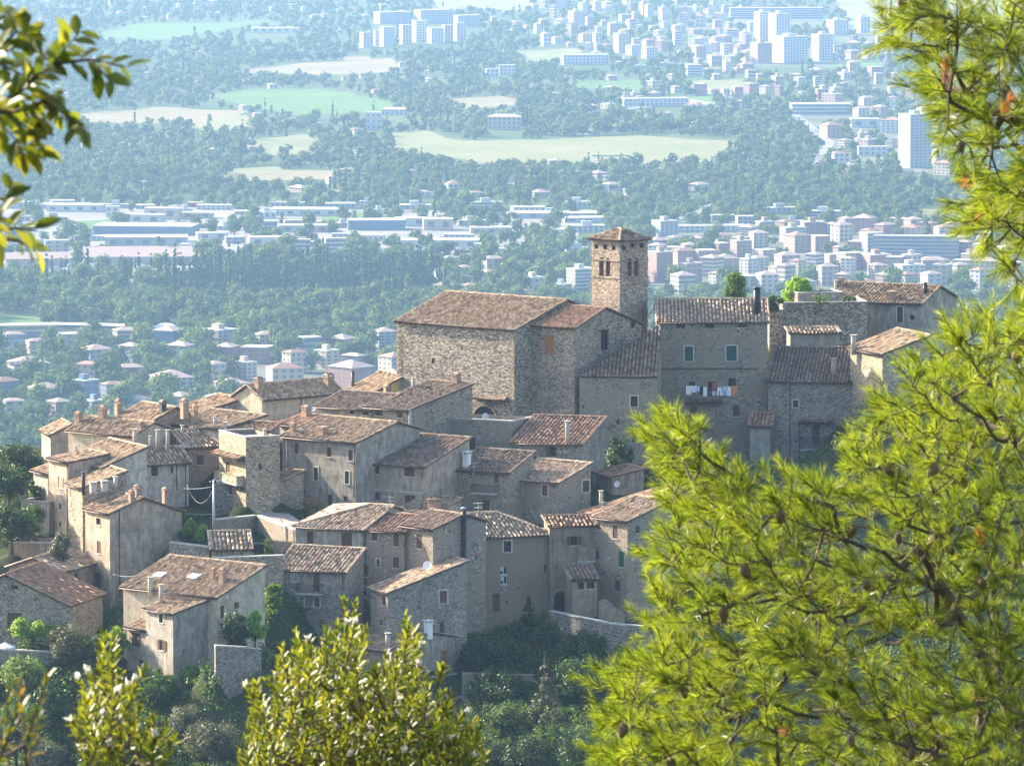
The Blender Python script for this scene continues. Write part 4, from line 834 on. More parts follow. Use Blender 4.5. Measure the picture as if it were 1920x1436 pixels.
# ------------------------------------------------------------------ near terrain
T_ = [  # label, u, base v, w, h, Y, leaf, name, cat, shape
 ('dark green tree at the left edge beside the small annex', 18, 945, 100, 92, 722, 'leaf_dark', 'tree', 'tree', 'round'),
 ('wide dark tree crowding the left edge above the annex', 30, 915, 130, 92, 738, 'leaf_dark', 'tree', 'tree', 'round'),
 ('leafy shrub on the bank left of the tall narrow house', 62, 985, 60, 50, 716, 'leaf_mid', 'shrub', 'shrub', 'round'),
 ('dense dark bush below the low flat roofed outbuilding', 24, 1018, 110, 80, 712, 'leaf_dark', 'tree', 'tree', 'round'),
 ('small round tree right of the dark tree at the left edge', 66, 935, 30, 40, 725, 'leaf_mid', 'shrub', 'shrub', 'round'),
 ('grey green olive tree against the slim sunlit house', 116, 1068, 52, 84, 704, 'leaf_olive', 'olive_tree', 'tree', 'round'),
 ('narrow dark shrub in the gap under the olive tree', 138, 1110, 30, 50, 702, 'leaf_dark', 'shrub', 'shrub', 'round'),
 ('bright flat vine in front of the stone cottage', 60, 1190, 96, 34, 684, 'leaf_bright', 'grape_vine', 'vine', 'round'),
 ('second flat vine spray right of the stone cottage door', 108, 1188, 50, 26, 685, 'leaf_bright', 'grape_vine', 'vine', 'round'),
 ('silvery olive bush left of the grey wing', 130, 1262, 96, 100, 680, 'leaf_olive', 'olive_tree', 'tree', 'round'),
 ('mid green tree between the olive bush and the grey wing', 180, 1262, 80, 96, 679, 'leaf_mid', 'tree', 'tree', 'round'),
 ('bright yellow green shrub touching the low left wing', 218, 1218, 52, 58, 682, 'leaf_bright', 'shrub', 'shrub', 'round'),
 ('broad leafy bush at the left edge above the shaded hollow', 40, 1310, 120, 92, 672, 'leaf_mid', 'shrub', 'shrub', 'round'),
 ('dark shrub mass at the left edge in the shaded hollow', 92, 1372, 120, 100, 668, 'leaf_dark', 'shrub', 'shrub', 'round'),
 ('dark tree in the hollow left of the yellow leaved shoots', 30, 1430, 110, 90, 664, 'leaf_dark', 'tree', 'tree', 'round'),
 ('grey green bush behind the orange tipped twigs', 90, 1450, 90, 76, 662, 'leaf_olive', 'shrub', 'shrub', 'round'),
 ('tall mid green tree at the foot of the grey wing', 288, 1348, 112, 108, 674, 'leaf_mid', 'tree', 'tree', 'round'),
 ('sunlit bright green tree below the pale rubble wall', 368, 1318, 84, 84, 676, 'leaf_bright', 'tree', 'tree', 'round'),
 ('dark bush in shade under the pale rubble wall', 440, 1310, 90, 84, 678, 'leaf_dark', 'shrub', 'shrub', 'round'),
 ('grey leaved tree left of the glossy evergreen', 345, 1400, 80, 90, 668, 'leaf_olive', 'tree', 'tree', 'round'),
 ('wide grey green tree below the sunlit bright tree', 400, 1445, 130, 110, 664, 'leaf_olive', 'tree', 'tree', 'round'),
 ('light green tree on the slope left of the glossy evergreen', 470, 1330, 60, 64, 674, 'leaf_mid', 'tree', 'tree', 'round'),
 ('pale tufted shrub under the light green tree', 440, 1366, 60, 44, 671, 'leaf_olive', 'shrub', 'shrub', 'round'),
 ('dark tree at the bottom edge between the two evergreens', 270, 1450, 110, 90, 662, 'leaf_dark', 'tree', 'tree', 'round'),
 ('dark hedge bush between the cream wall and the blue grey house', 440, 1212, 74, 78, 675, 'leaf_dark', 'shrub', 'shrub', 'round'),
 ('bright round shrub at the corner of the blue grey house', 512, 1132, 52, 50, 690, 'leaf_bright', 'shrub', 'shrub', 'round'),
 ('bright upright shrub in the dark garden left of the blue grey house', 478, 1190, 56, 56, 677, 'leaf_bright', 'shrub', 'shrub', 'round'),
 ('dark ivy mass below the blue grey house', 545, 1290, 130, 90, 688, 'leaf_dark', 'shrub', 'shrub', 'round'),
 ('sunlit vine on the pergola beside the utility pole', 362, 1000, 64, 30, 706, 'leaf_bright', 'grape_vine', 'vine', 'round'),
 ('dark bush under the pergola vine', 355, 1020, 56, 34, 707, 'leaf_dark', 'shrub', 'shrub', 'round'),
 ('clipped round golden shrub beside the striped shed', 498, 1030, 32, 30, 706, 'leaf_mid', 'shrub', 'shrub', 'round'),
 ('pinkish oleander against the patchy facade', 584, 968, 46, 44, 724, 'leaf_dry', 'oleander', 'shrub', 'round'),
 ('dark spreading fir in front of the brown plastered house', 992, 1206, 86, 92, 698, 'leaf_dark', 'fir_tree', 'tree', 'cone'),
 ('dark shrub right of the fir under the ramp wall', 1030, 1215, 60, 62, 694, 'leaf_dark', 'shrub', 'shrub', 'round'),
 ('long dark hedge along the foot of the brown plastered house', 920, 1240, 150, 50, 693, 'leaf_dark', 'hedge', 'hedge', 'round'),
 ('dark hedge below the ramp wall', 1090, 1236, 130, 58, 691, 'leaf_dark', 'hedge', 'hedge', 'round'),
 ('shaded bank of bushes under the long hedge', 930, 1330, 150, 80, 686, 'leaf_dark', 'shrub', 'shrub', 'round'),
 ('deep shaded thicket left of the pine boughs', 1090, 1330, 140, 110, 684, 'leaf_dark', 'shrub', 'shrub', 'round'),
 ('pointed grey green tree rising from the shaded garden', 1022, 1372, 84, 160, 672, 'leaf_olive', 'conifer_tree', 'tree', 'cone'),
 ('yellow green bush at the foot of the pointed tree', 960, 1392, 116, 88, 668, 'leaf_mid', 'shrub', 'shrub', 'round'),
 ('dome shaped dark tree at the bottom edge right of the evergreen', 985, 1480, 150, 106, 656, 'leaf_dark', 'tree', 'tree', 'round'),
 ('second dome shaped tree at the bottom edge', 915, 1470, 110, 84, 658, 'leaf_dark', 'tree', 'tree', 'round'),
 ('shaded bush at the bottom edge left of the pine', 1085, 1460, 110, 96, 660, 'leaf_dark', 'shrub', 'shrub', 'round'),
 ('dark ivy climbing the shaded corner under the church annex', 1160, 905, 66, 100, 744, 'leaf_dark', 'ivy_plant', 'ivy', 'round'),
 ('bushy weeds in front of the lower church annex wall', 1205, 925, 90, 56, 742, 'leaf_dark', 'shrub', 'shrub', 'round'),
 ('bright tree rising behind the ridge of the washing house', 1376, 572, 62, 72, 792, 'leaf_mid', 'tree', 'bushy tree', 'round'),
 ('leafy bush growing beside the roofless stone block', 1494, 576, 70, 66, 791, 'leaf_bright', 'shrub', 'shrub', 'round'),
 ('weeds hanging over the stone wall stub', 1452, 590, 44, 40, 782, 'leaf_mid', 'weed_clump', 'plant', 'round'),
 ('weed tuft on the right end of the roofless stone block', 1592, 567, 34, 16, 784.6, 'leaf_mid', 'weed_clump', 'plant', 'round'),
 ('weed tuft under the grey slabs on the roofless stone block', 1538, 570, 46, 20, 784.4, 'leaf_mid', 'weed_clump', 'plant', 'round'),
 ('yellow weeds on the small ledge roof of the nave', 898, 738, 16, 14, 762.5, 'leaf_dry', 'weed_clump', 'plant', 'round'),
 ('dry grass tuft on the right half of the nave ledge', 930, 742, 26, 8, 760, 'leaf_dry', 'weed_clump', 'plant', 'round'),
]
BP = np.array(BASES + [(p.x, p.y, p.z - .2) for p in (at(r[1], r[2], r[5]) for r in T_ if r[7] != 'weed_clump' and r[1] < 1300)])
def hill_z(x, y):
    """smooth base profile of the two slopes, pulled onto the houses' footings"""
    py = [-60, 0, 8, 40, 120, 300, 480, 600, 650, 690, 760, 800, 900, 1100, 1500, 2200]
    pz = [330, 321.3, 318, 300, 262, 190, 178, 186, 203, 222, 241, 236, 196, 118, 20, -30]
    b = np.interp(y, py, pz)
    lat = np.clip((np.abs(x + 4) - 56) / 200, 0, 1); b = b - (70 * lat ** .8) * np.clip((y - 350) / 250, 0, 1)
    d2 = (x[..., None] - BP[:, 0]) ** 2 + (y[..., None] - BP[:, 1]) ** 2
    w = 1 / (d2 + 1.5) ** 1.6
    z = (w * BP[:, 2]).sum(-1) / w.sum(-1); dm = np.sqrt(d2.min(-1))
    k = np.clip(1 - dm / np.where(x < -46, 8.5, 17), 0, 1); k = k * k * (3 - 2 * k)
    return b * (1 - k) + z * k
def hz(x, y): return float(hill_z(np.array([x], dtype=float), np.array([y], dtype=float))[0])
def grid_mesh(name, xs, ys, zf, mats):
    X, Y_ = np.meshgrid(xs, ys); Z = np.stack([zf(X[i], Y_[i]) for i in range(len(ys))])
    n = len(xs); V = np.stack([X, Y_, Z], -1).reshape(-1, 3); i = np.arange(len(ys) * n).reshape(len(ys), n)
    Fc = np.stack([i[:-1, :-1], i[:-1, 1:], i[1:, 1:], i[1:, :-1]], -1).reshape(-1, 4)
    return np_mesh(name, V, Fc, mats, smooth=True)
t = NT('hill_ground'); o = t.coord()
c = t.ramp(t.noise(o, .12, 6, .7), [(.3, (.018, .028, .010)), (.5, (.035, .045, .018)), (.70, (.085, .075, .045))])
c = t.mix(t.ramp(t.noise(o, 1.5, 5), [(.4, (0, 0, 0)), (.7, (.6, .6, .6))]), c, (.04, .06, .02)); t.bsdf(c, 1, t.bump(t.noise(o, 2.5, 6, .7), .8, .3), spec=.05); M['hill_ground'] = t.mat
ys = np.concatenate([np.arange(-60, 60, 4), np.arange(60, 580, 20), np.arange(580, 660, 5), np.arange(660, 800, 1.25), np.arange(800, 1000, 12), np.arange(1000, 2300, 60)])
xs = np.concatenate([np.arange(-700, -90, 30), np.arange(-90, 90, 1.25), np.arange(90, 701, 30)])
tag(link('hillside', grid_mesh('hillside', xs, ys, hill_z, M['hill_ground'])), kind='structure')
# street beside the patchy facade
q = MB(); P = [at(u, v, Y) for u, v, Y in ((481, 967, 721.5), (563, 999, 708.5), (575, 985, 716), (520, 948, 726))]
q.face([P[0], P[1], P[2], P[3]]); tag(q.build('street', M['paving']), kind='structure')
# ------------------------------------------------------------------ trees and shrubs of the village slope
def limbs(mb, base, top, r, n=5, spread=.5):
    base, top = Vector(base), Vector(top); L = (top - base).length
    k = [base + Vector((0, 0, -.6)), base.lerp(top, .45) + Vector((random.uniform(-.06, .06) * L, 0, 0)), top]
    mb.tube(k, r, r * .35, 7)
    for i in range(n):
        a = base.lerp(top, random.uniform(.35, .85)); an = random.uniform(0, 6.28)
        b = a + Vector((math.cos(an) * spread, math.sin(an) * spread, spread * random.uniform(.5, 1.1))) * L * .45
        mb.tube([a, a.lerp(b, .5) + Vector((0, 0, .04 * L)), b], r * .4, r * .12, 5)
def tree(label, u, vb, w, h, Y, mat, name='tree', cat='tree', shape='round', nc=None, nl=70, leaf=.34, group=None, trunk=True, depth=1.0, nm_drop=True):
    p = at(u, vb, Y); k = mpp(Y); W, Hh = w * k / 2, h * k; g = hz(p.x, p.y)
    if nm_drop and g < p.z: Hh += min(p.z - g, 6); p.z -= min(p.z - g, 6)
    o = tag(empty(name, p), label, cat, group); tb = Hh * (.12 if trunk else 0.0)
    nc = nc or int(min(70, 10 + W * Hh * 2.2))
    V, F_ = crown(W, W * depth, (Hh - tb) / 2, nc, nl, leaf, .30 if shape == 'round' else .22, shape, tb)
    link('crown', np_mesh('crown', V, F_, M[mat]), o)
    mb = MB(); limbs(mb, (0, 0, 0), (0, 0, Hh * .75), max(.06, W * .07), 6, .5); mb.build('trunk', M['bark'], o)
    return o
for lab, u, vb, w, h, Y, mat, nm, cat, shp in T_:
    small = w * h < 1200
    tree(lab, u, vb, w, h, Y, mat, nm, cat, shp, leaf=.16 if small else (.26 if mat == 'leaf_olive' else .32), trunk=not small and cat == 'tree', nl=60 if small else 95, nm_drop=nm != 'weed_clump' and 'roofless' not in lab and 'washing' not in lab)
# undergrowth on the open slope (nobody could count it)
n = 14000; X = RNG.uniform(-62, 80, n); Y_ = np.where(RNG.random(n) < .62, RNG.uniform(660, 708, n), RNG.uniform(600, 735, n)); Y_ = np.where((X > 22) & (RNG.random(n) < .6), RNG.uniform(690, 800, n), Y_); Z = hill_z(X, Y_)
foot = []
for h in HOUSES.values(): foot.append(h)
keep = np.ones(n, bool)
for h in foot:
    mi = np.array(h.Mi); px = mi[0, 0] * X + mi[0, 1] * Y_ + mi[0, 3]; py = mi[1, 0] * X + mi[1, 1] * Y_ + mi[1, 3]
    keep &= ~((px > -1.2) & (px < h.L + 1.2) & (py > (-6 if h is HOUSES['bottom'] else -1.2)) & (py < h.W + 1.2))
c = np.stack([X, Y_, Z + .25], 1)[keep]
V, F_ = leafcloud(c, RNG.uniform(.35, 1.0, len(c)), 24, .32)
tag(link('undergrowth', np_mesh('undergrowth', V, F_, M['leaf_mid'])), kind='stuff', label='dark undergrowth covering the slope below the village')
# ------------------------------------------------------------------ pole, wires, washing, umbrella
def pole():
    p = at(401, 1000, 708); top = at(401, 900, 708); o = tag(empty('utility_pole', p), 'grey utility pole standing beside the vine pergola', 'pole')
    mb = MB(); h = top.z - p.z; mb.tube([(0, 0, -1), (0, 0, h)], .16, .10, 8); mb.build('pole', M['zinc'], o)
    mb = MB(); mb.box(-.5, .5, -.05, .05, h - .35, h - .25); mb.build('crossarm', M['iron'], o)
    for x in (-.4, 0, .4):
        mb = MB(); mb.lathe((x, 0, h - .25), [(.05, 0), (.07, .08), (.04, .16)], 7); mb.build('insulator', M['white_paint'], o)
    return o
pole()
def wire(label, a, b, sag, r=.028):
    A, B = at(*a), at(*b); P = [A.lerp(B, t / 14) + Vector((0, 0, -sag * 4 * (t / 14) * (1 - t / 14))) for t in range(15)]
    mb = MB(); mb.tube([p - A for p in P], r, n=4); o = mb.build('power_cable', M['cable'], None, A); tag(o, label, 'cable')
wire('slack cable from the striped roof house down to the utility pole', (245, 880, 726), (400, 912, 708), 1.0)
wire('deep sagging cable looped beside the utility pole', (350, 909, 713), (401, 914, 707.8), 1.9)
wire('cable running right from the utility pole toward the patchy facade', (402, 906, 708), (537, 938, 731), 1.2)
wire('short low cable between the big blank gable and the pole', (335, 959, 709), (400, 963, 707.8), .2)
wire('thin cable hanging above the front row roofs', (822, 928, 726), (1112, 966, 715.5), 1.2)
wire('paired thin cables from the olive side house to the skylight roof', (210, 1075, 704), (258, 1079, 687), .2)
# washing on its line
A, B = at(1289, 725, 764.6), at(1380, 725, 764.6)
mb = MB(); mb.tube([Vector(), (B - A) * .5 + Vector((0, 0, -.06)), B - A], .018, n=4); tag(mb.build('clothes_line', M['cable'], None, A), 'thin washing line stretched in front of the washing house', 'clothes line')
plain('cloth_white', (.80, .80, .80), .9, .06); plain('cloth_blue', (.50, .60, .80), .9, .1); plain('cloth_dark', (.03, .03, .05), .9); plain('cloth_red', (.45, .10, .10), .9); plain('cloth_orange', (.60, .24, .10), .9); plain('cloth_grey', (.55, .55, .55), .9)
def cloth(label, x0, x1, y0, y1, mat, kind='towel', cat='laundry'):
    """one hanging garment with folds; zoom-5 pixels"""
    (u0, v0), (u1, v1) = zp(5, (x0, y0)), zp(5, (x1, y1)); P = at(u0, v0, 764.55); Q = at(u1, v1, 764.55); w, h = Q.x - P.x, P.z - Q.z
    mb = MB(); n = 8; m = 5
    def pt(i, j):
        s, t = i / n, j / m; ww = w
        if kind == 'shirt': ww = w * (1.0 if t < .35 else .72); 
        if kind == 'shorts': ww = w * (.8 + .2 * t)
        return Vector((w / 2 + (s - .5) * ww, -.03 * math.sin(s * 14 + t * 2) * (.3 + t), -h * t + .02 * math.sin(s * 9)))
    for th in (0, .012):
        for i in range(n):
            for j in range(m):
                if kind in ('shorts', 'trousers') and j >= 2 and i in (3, 4): continue
                q = [pt(i, j), pt(i + 1, j), pt(i + 1, j + 1), pt(i, j + 1)]
                q = [p + Vector((0, th, 0)) for p in q]; mb.face(q if th else q[::-1])
    tag(mb.build(kind, M[mat], None, P), label, cat, 'washing on the line')
for row in (('round white dish cloth at the left end of the washing line', 318, 348, 668, 718, 'cloth_white', 'towel'), ('white shirt second on the washing line', 345, 378, 668, 705, 'cloth_white', 'shirt'), ('pale blue cloth third on the washing line', 372, 394, 672, 700, 'cloth_blue', 'towel'),
            ('narrow black towel hanging on the washing line', 396, 414, 672, 718, 'cloth_dark', 'towel'), ('long white towel beside the black one', 415, 436, 674, 726, 'cloth_white', 'towel'), ('dark trousers hanging in the middle of the line', 440, 464, 672, 728, 'cloth_dark', 'trousers'),
            ('small red shirt right of the dark trousers', 464, 488, 652, 696, 'cloth_red', 'shirt'), ('grey top under the red shirt', 460, 484, 698, 722, 'cloth_grey', 'towel'), ('white shorts hanging beside the red shirt', 492, 520, 678, 724, 'cloth_white', 'shorts'),
            ('pale blue shorts beside the white shorts', 522, 548, 672, 724, 'cloth_blue', 'shorts'), ('white cloth beside the orange towel', 550, 570, 672, 724, 'cloth_white', 'towel'), ('orange towel at the right end of the washing line', 574, 606, 668, 726, 'cloth_orange', 'towel')):
    cloth(*row)
def umbrella(label, u, v, w, Y):
    """garden parasol: canopy rim centre at (u,v)"""
    p = at(u, v, Y); r = w * mpp(Y) / 2; g = hz(p.x, p.y); hgt = max(p.z - g, 1.6); o = tag(empty('garden_parasol', (p.x, p.y, p.z - hgt)), label, 'parasol')
    mb = MB(); n = 8
    for i in range(n):
        a, b = 2 * math.pi * i / n, 2 * math.pi * (i + 1) / n; A, B = Vector((r * math.cos(a), r * math.sin(a), hgt)), Vector((r * math.cos(b), r * math.sin(b), hgt)); t = Vector((0, 0, hgt + r * .42))
        mb.face([A, B, t]); mb.face([B, A, A - Vector((0, 0, .18)), B - Vector((0, 0, .18))])
    mb.build('canopy', M['cloth_white'], o); mb = MB(); mb.tube([(0, 0, -.3), (0, 0, hgt + r * .4)], .035, n=6); mb.build('pole', M['zinc'], o)
umbrella('white garden parasol below the lowest plastered house', 823, 1321, 50, 688)
umbrella('white parasol over the terrace at the bottom left corner', 10, 1212, 40, 683)
# ------------------------------------------------------------------ the plain far below
def fieldmat(name, a, b, stripe=0, scale=.01):
    t = NT(name); o = t.coord(); n = t.noise(o, scale, 5, .6); c = t.ramp(n, [(.3, a), (.7, b)])
    if stripe:
        w = t.n('ShaderNodeTexWave', wave_type='BANDS'); mp = t.n('ShaderNodeMapping'); mp.inputs['Rotation'].default_value = (0, 0, .5); t.l(o, mp.inputs[0]); t.l(mp.outputs[0], w.inputs['Vector'])
        w.inputs['Scale'].default_value = stripe; w.inputs['Distortion'].default_value = 1.5; w.inputs['Detail Scale'].default_value = .02
        c = t.mix(1.0, c, t.ramp(w.outputs['Fac'], [(.2, (.86, .86, .86)), (.8, (1.05, 1.05, 1.05))]), 'MULTIPLY')
    t.bsdf(c, 1, spec=.05); M[name] = t.mat
fieldmat('plain_ground', (.035, .065, .022), (.085, .105, .04), 0, .006); fieldmat('field_green', (.065, .125, .035), (.095, .165, .045), .03); fieldmat('field_tan', (.16, .14, .08), (.225, .19, .11), .02)
fieldmat('field_pale', (.135, .155, .065), (.205, .195, .095), .035); fieldmat('field_scrub', (.13, .16, .07), (.22, .21, .12)); fieldmat('yard', (.13, .135, .12), (.24, .23, .21), 0, .012); fieldmat('asphalt_far', (.17, .17, .18), (.26, .26, .26)); fieldmat('town_ground', (.06, .085, .045), (.16, .155, .125), 0, .012)
q = MB(); q.face([(-9000, 1000, 0), (9000, 1000, 0), (9000, 15000, 0), (-9000, 15000, 0)]); tag(q.build('plain', M['plain_ground']), kind='structure')
SOLID = []          # px polygons kept free of trees
def sheet(name, px, mat, lift, free=True):
    P = [gnd(u, v, lift) for u, v in px]
    if (P[1] - P[0]).cross(P[2] - P[0]).z < 0: P = P[::-1]
    Q = []
    for a, b in zip(P, P[1:] + P[:1]):
        d = b - a; n_ = max(1, int(d.length / 45)) if name == 'field' else 1
        for i in range(n_): Q.append(a + d * (i / n_) + (Vector((random.gauss(0, 4), random.gauss(0, 9), 0)) if i else Vector()))
    q = MB(); q.face(Q); tag(q.build(name, M[mat]), kind='structure')
    if free: SOLID.append(np.array(px, dtype=float))
for mat, px in (('field_green', [(190, 60), (260, 45), (420, 42), (520, 38), (400, 62), (300, 75), (190, 73)]), ('field_tan', [(430, 136), (560, 119), (740, 109), (752, 134), (600, 141)]),
                ('field_green', [(388, 180), (470, 168), (600, 165), (762, 200), (700, 212), (560, 216), (430, 192)]), ('field_tan', [(135, 216), (300, 200), (472, 208), (420, 232), (180, 231)]),
                ('field_pale', [(350, 233), (462, 216), (480, 240), (380, 246)]), ('field_pale', [(735, 250), (800, 244), (870, 264), (1000, 262), (1200, 254), (1402, 266), (1352, 286), (1332, 304), (1100, 306), (900, 306), (800, 291), (738, 276)]),
                ('field_tan', [(398, 336), (480, 318), (640, 320), (620, 336), (420, 346)]), ('field_tan', [(840, 186), (940, 180), (1000, 195), (880, 206)]), ('field_pale', [(812, -6), (1000, -6), (985, 20), (820, 16)]),
                ('field_pale', [(970, 96), (1080, 91), (1122, 110), (990, 116)]), ('field_green', [(1060, 156), (1200, 150), (1212, 172), (1080, 166)]), ('field_pale', [(480, 262), (585, 250), (592, 288), (500, 292)]),
                ('field_pale', [(1708, 394), (1790, 382), (1800, 412), (1718, 414)]), ('field_green', [(130, 416), (216, 411), (202, 436), (138, 436)]), ('field_green', [(-10, 592), (82, 590), (76, 606), (-10, 609)]),
                ('field_scrub', [(1560, -8), (1940, -8), (1940, 62), (1600, 58)]), ('field_pale', [(1290, 152), (1400, 148), (1410, 166), (1296, 170)]), ('field_green', [(1250, 184), (1350, 180), (1345, 194), (1262, 198)]),
                ('field_green', [(1555, 118), (1650, 114), (1655, 128), (1560, 132)]), ('field_tan', [(640, 108), (690, 106), (700, 116), (650, 118)]), ('field_pale', [(420, 318), (520, 312), (540, 324), (430, 330)]), ('field_green', [(600, 405), (700, 398), (705, 410), (610, 416)])):
    sheet('field', px, mat, .15 + .01 * len(SOLID))
for px in ([(-20, 378), (420, 384), (620, 392), (1000, 398), (1090, 410), (1080, 470), (800, 486), (520, 478), (380, 484), (-20, 480)], [(-20, 488), (372, 494), (360, 512), (-20, 520)], [(-20, 518), (300, 522), (330, 548), (-20, 552)]): sheet('yard', px, 'yard', .12, False)
for px in ([(1215, 405), (1930, 425), (1930, 562), (1215, 570)], [(-20, 640), (760, 640), (760, 790), (-20, 800)], [(1280, 20), (1700, 40), (1650, 130), (1300, 120)], [(1470, 190), (1800, 190), (1800, 330), (1560, 310)]): sheet('town_ground', px, 'town_ground', .08, False)
for px in ([(1481, 214), (1496, 213), (1566, 268), (1556, 284), (1530, 312), (1516, 310), (1546, 270)], [(1300, 398), (1312, 392), (1336, 372), (1342, 376), (1318, 400), (1240, 424), (1200, 430), (1196, 424)], [(380, 466), (520, 462), (760, 472), (756, 477), (520, 467), (382, 471)], [(1500, 312), (1640, 322), (1640, 327), (1498, 317)],
           [(90, 766), (240, 770), (242, 778), (90, 776)], [(-20, 482), (380, 488), (380, 491), (-20, 486)], [(1175, 200), (1290, 186), (1360, 196), (1358, 202), (1290, 192), (1178, 206)]): sheet('road', px, 'asphalt_far', .4)
# ---- far building materials
for nm, c in (('far_white', (.41, .405, .39)), ('far_cream', (.42, .35, .27)), ('far_pink', (.33, .22, .18)), ('far_brick', (.27, .155, .12)), ('far_grey', (.29, .30, .31)), ('far_beige', (.35, .30, .25)), ('far_blue', (.13, .18, .25)),
              ('far_roof', (.27, .16, .12)), ('far_roof_pale', (.36, .27, .225)), ('far_flat', (.42, .42, .42)), ('far_redband', (.45, .08, .06))): plain(nm, c, .85, .1, .08)
plain('far_glass', (.13, .15, .17), .4, .2, .5, spec=.3)
def far_building(name, u0, u1, vt, vb, wallm, roof='flat', roofm='far_flat', storeys=4, bays=None, yaw=.5, ratio=.9, label='', cat='building', group=None, win=.5, band=False, parts=True, top=None, cell_=3.4):
    """block from photo extents: u0..u1 wide, standing on the plain at row vb, wall top at row vt"""
    uc = (u0 + u1) / 2; p = gnd(uc, vb); Y = p.y; k = mpp(Y); wpx = (u1 - u0) * k
    L = wpx / (math.cos(yaw) + ratio * abs(math.sin(yaw))); W = L * ratio; H = CAM_H - Y * (1 - 0) * ((vt + 452) / FPX)
    d = abs(math.sin(yaw)) * L / 2 + math.cos(yaw) * W / 2
    H = max(2.5, (vb - vt) * k)
    yaw = -yaw; o = empty(name, (p.x, p.y + d, 0), -yaw); tag(o, label, cat, group)
    mb = MB(); bays = bays or max(2, int(L / cell_)); bs = max(2, int(W / cell_)); sh = H / storeys; x0, y0 = -L / 2, -W / 2
    for (ax, ay, bx, by, n) in ((x0, y0, -x0, y0, bays), (-x0, y0, -x0, -y0, bs), (-x0, -y0, x0, -y0, bays), (x0, -y0, x0, y0, bs)):
        fr = []
        for i in range(n):
            fr += [i / n, (i + .5 - win / 2) / n, (i + .5 + win / 2) / n]
        fr.append(1.0); zs = [-1.0]
        for s in range(storeys): zs += [s * sh + sh * .30, s * sh + sh * .80]
        zs.append(H); zs[0] = -1
        for i in range(len(fr) - 1):
            for j in range(len(zs) - 1):
                a, b = fr[i], fr[i + 1]; P = [(ax + (bx - ax) * t, ay + (by - ay) * t) for t in (a, b)]
                isw = (j % 2 == 1) and (i % 3 == 1 or band)
                mb.face([(*P[0], zs[j]), (*P[1], zs[j]), (*P[1], zs[j + 1]), (*P[0], zs[j + 1])], 1 if isw else 0)
    r = MB()
    if roof == 'hip':
        e = .6; hh = min(L, W) * .5 * .38; A = [(x0 - e, y0 - e, H), (-x0 + e, y0 - e, H), (-x0 + e, -y0 + e, H), (x0 - e, -y0 + e, H)]
        m = (W / 2 if W < L else L / 2) * .95
        if W < L: R0, R1_ = (x0 + m, 0, H + hh), (-x0 - m, 0, H + hh)
        else: R0, R1_ = (0, y0 + m, H + hh), (0, -y0 - m, H + hh)
        if W < L:
            for f in ([A[0], A[1], R1_, R0], [A[1], A[2], R1_], [A[2], A[3], R0, R1_], [A[3], A[0], R0]): r.face(f)
        else:
            for f in ([A[0], A[1], R0], [A[1], A[2], R1_, R0], [A[2], A[3], R1_], [A[3], A[0], R0, R1_]): r.face(f)
        r.face(A[::-1])
    elif roof == 'gable':
        e = .5; hh = W * .5 * .36
        A = [(x0 - e, y0 - e, H), (-x0 + e, y0 - e, H), (-x0 + e, -y0 + e, H), (x0 - e, -y0 + e, H)]; R0, R1_ = (x0 - e, 0, H + hh), (-x0 + e, 0, H + hh)
        for f in ([A[0], A[1], R1_, R0], [A[1], A[2], R1_], [A[2], A[3], R0, R1_], [A[3], A[0], R0], A[::-1]): r.face(f)
    else:
        e = .25; r.box(x0 - e, -x0 + e, y0 - e, -y0 + e, H, H + .5)
    if parts:
        mb.build('wall', [M[wallm], M['far_glass']], o); ro = r.build('roof', M[roofm], o)
        if top:
            t = MB(); t.box(-L * .18, L * .12, -W * .2, W * .2, H + .5, H + 3.2); t.build('lift_house', M[wallm], ro)
    else:
        n0 = len(mb.v)
        for f, m_ in zip(r.f, r.m): mb.face([r.v[i] for i in f], 2)
        mb.build('wall', [M[wallm], M['far_glass'], M[roofm]], o)
    kp = 4 + .15 * (vb - vt) + (8 if u1 - u0 > 38 else 0)
    SOLID.append(np.array([(u0 - 1, vt + (vb - vt) * .7), (u1 + 1, vt + (vb - vt) * .7), (u1 + 1, vb + kp), (u0 - 1, vb + kp)], dtype=float))
    return o
FB = far_building
def blocks(rows, name, cat, **k):
    for r in rows:
        lab, u0, u1, vt, vb, wm = r[:6]; kk = dict(k); kk.update(r[6] if len(r) > 6 else {}); FB(name, u0, u1, vt, vb, wm, label=lab, cat=cat, **kk)
TW = dict(parts=True, top=True, win=.45)
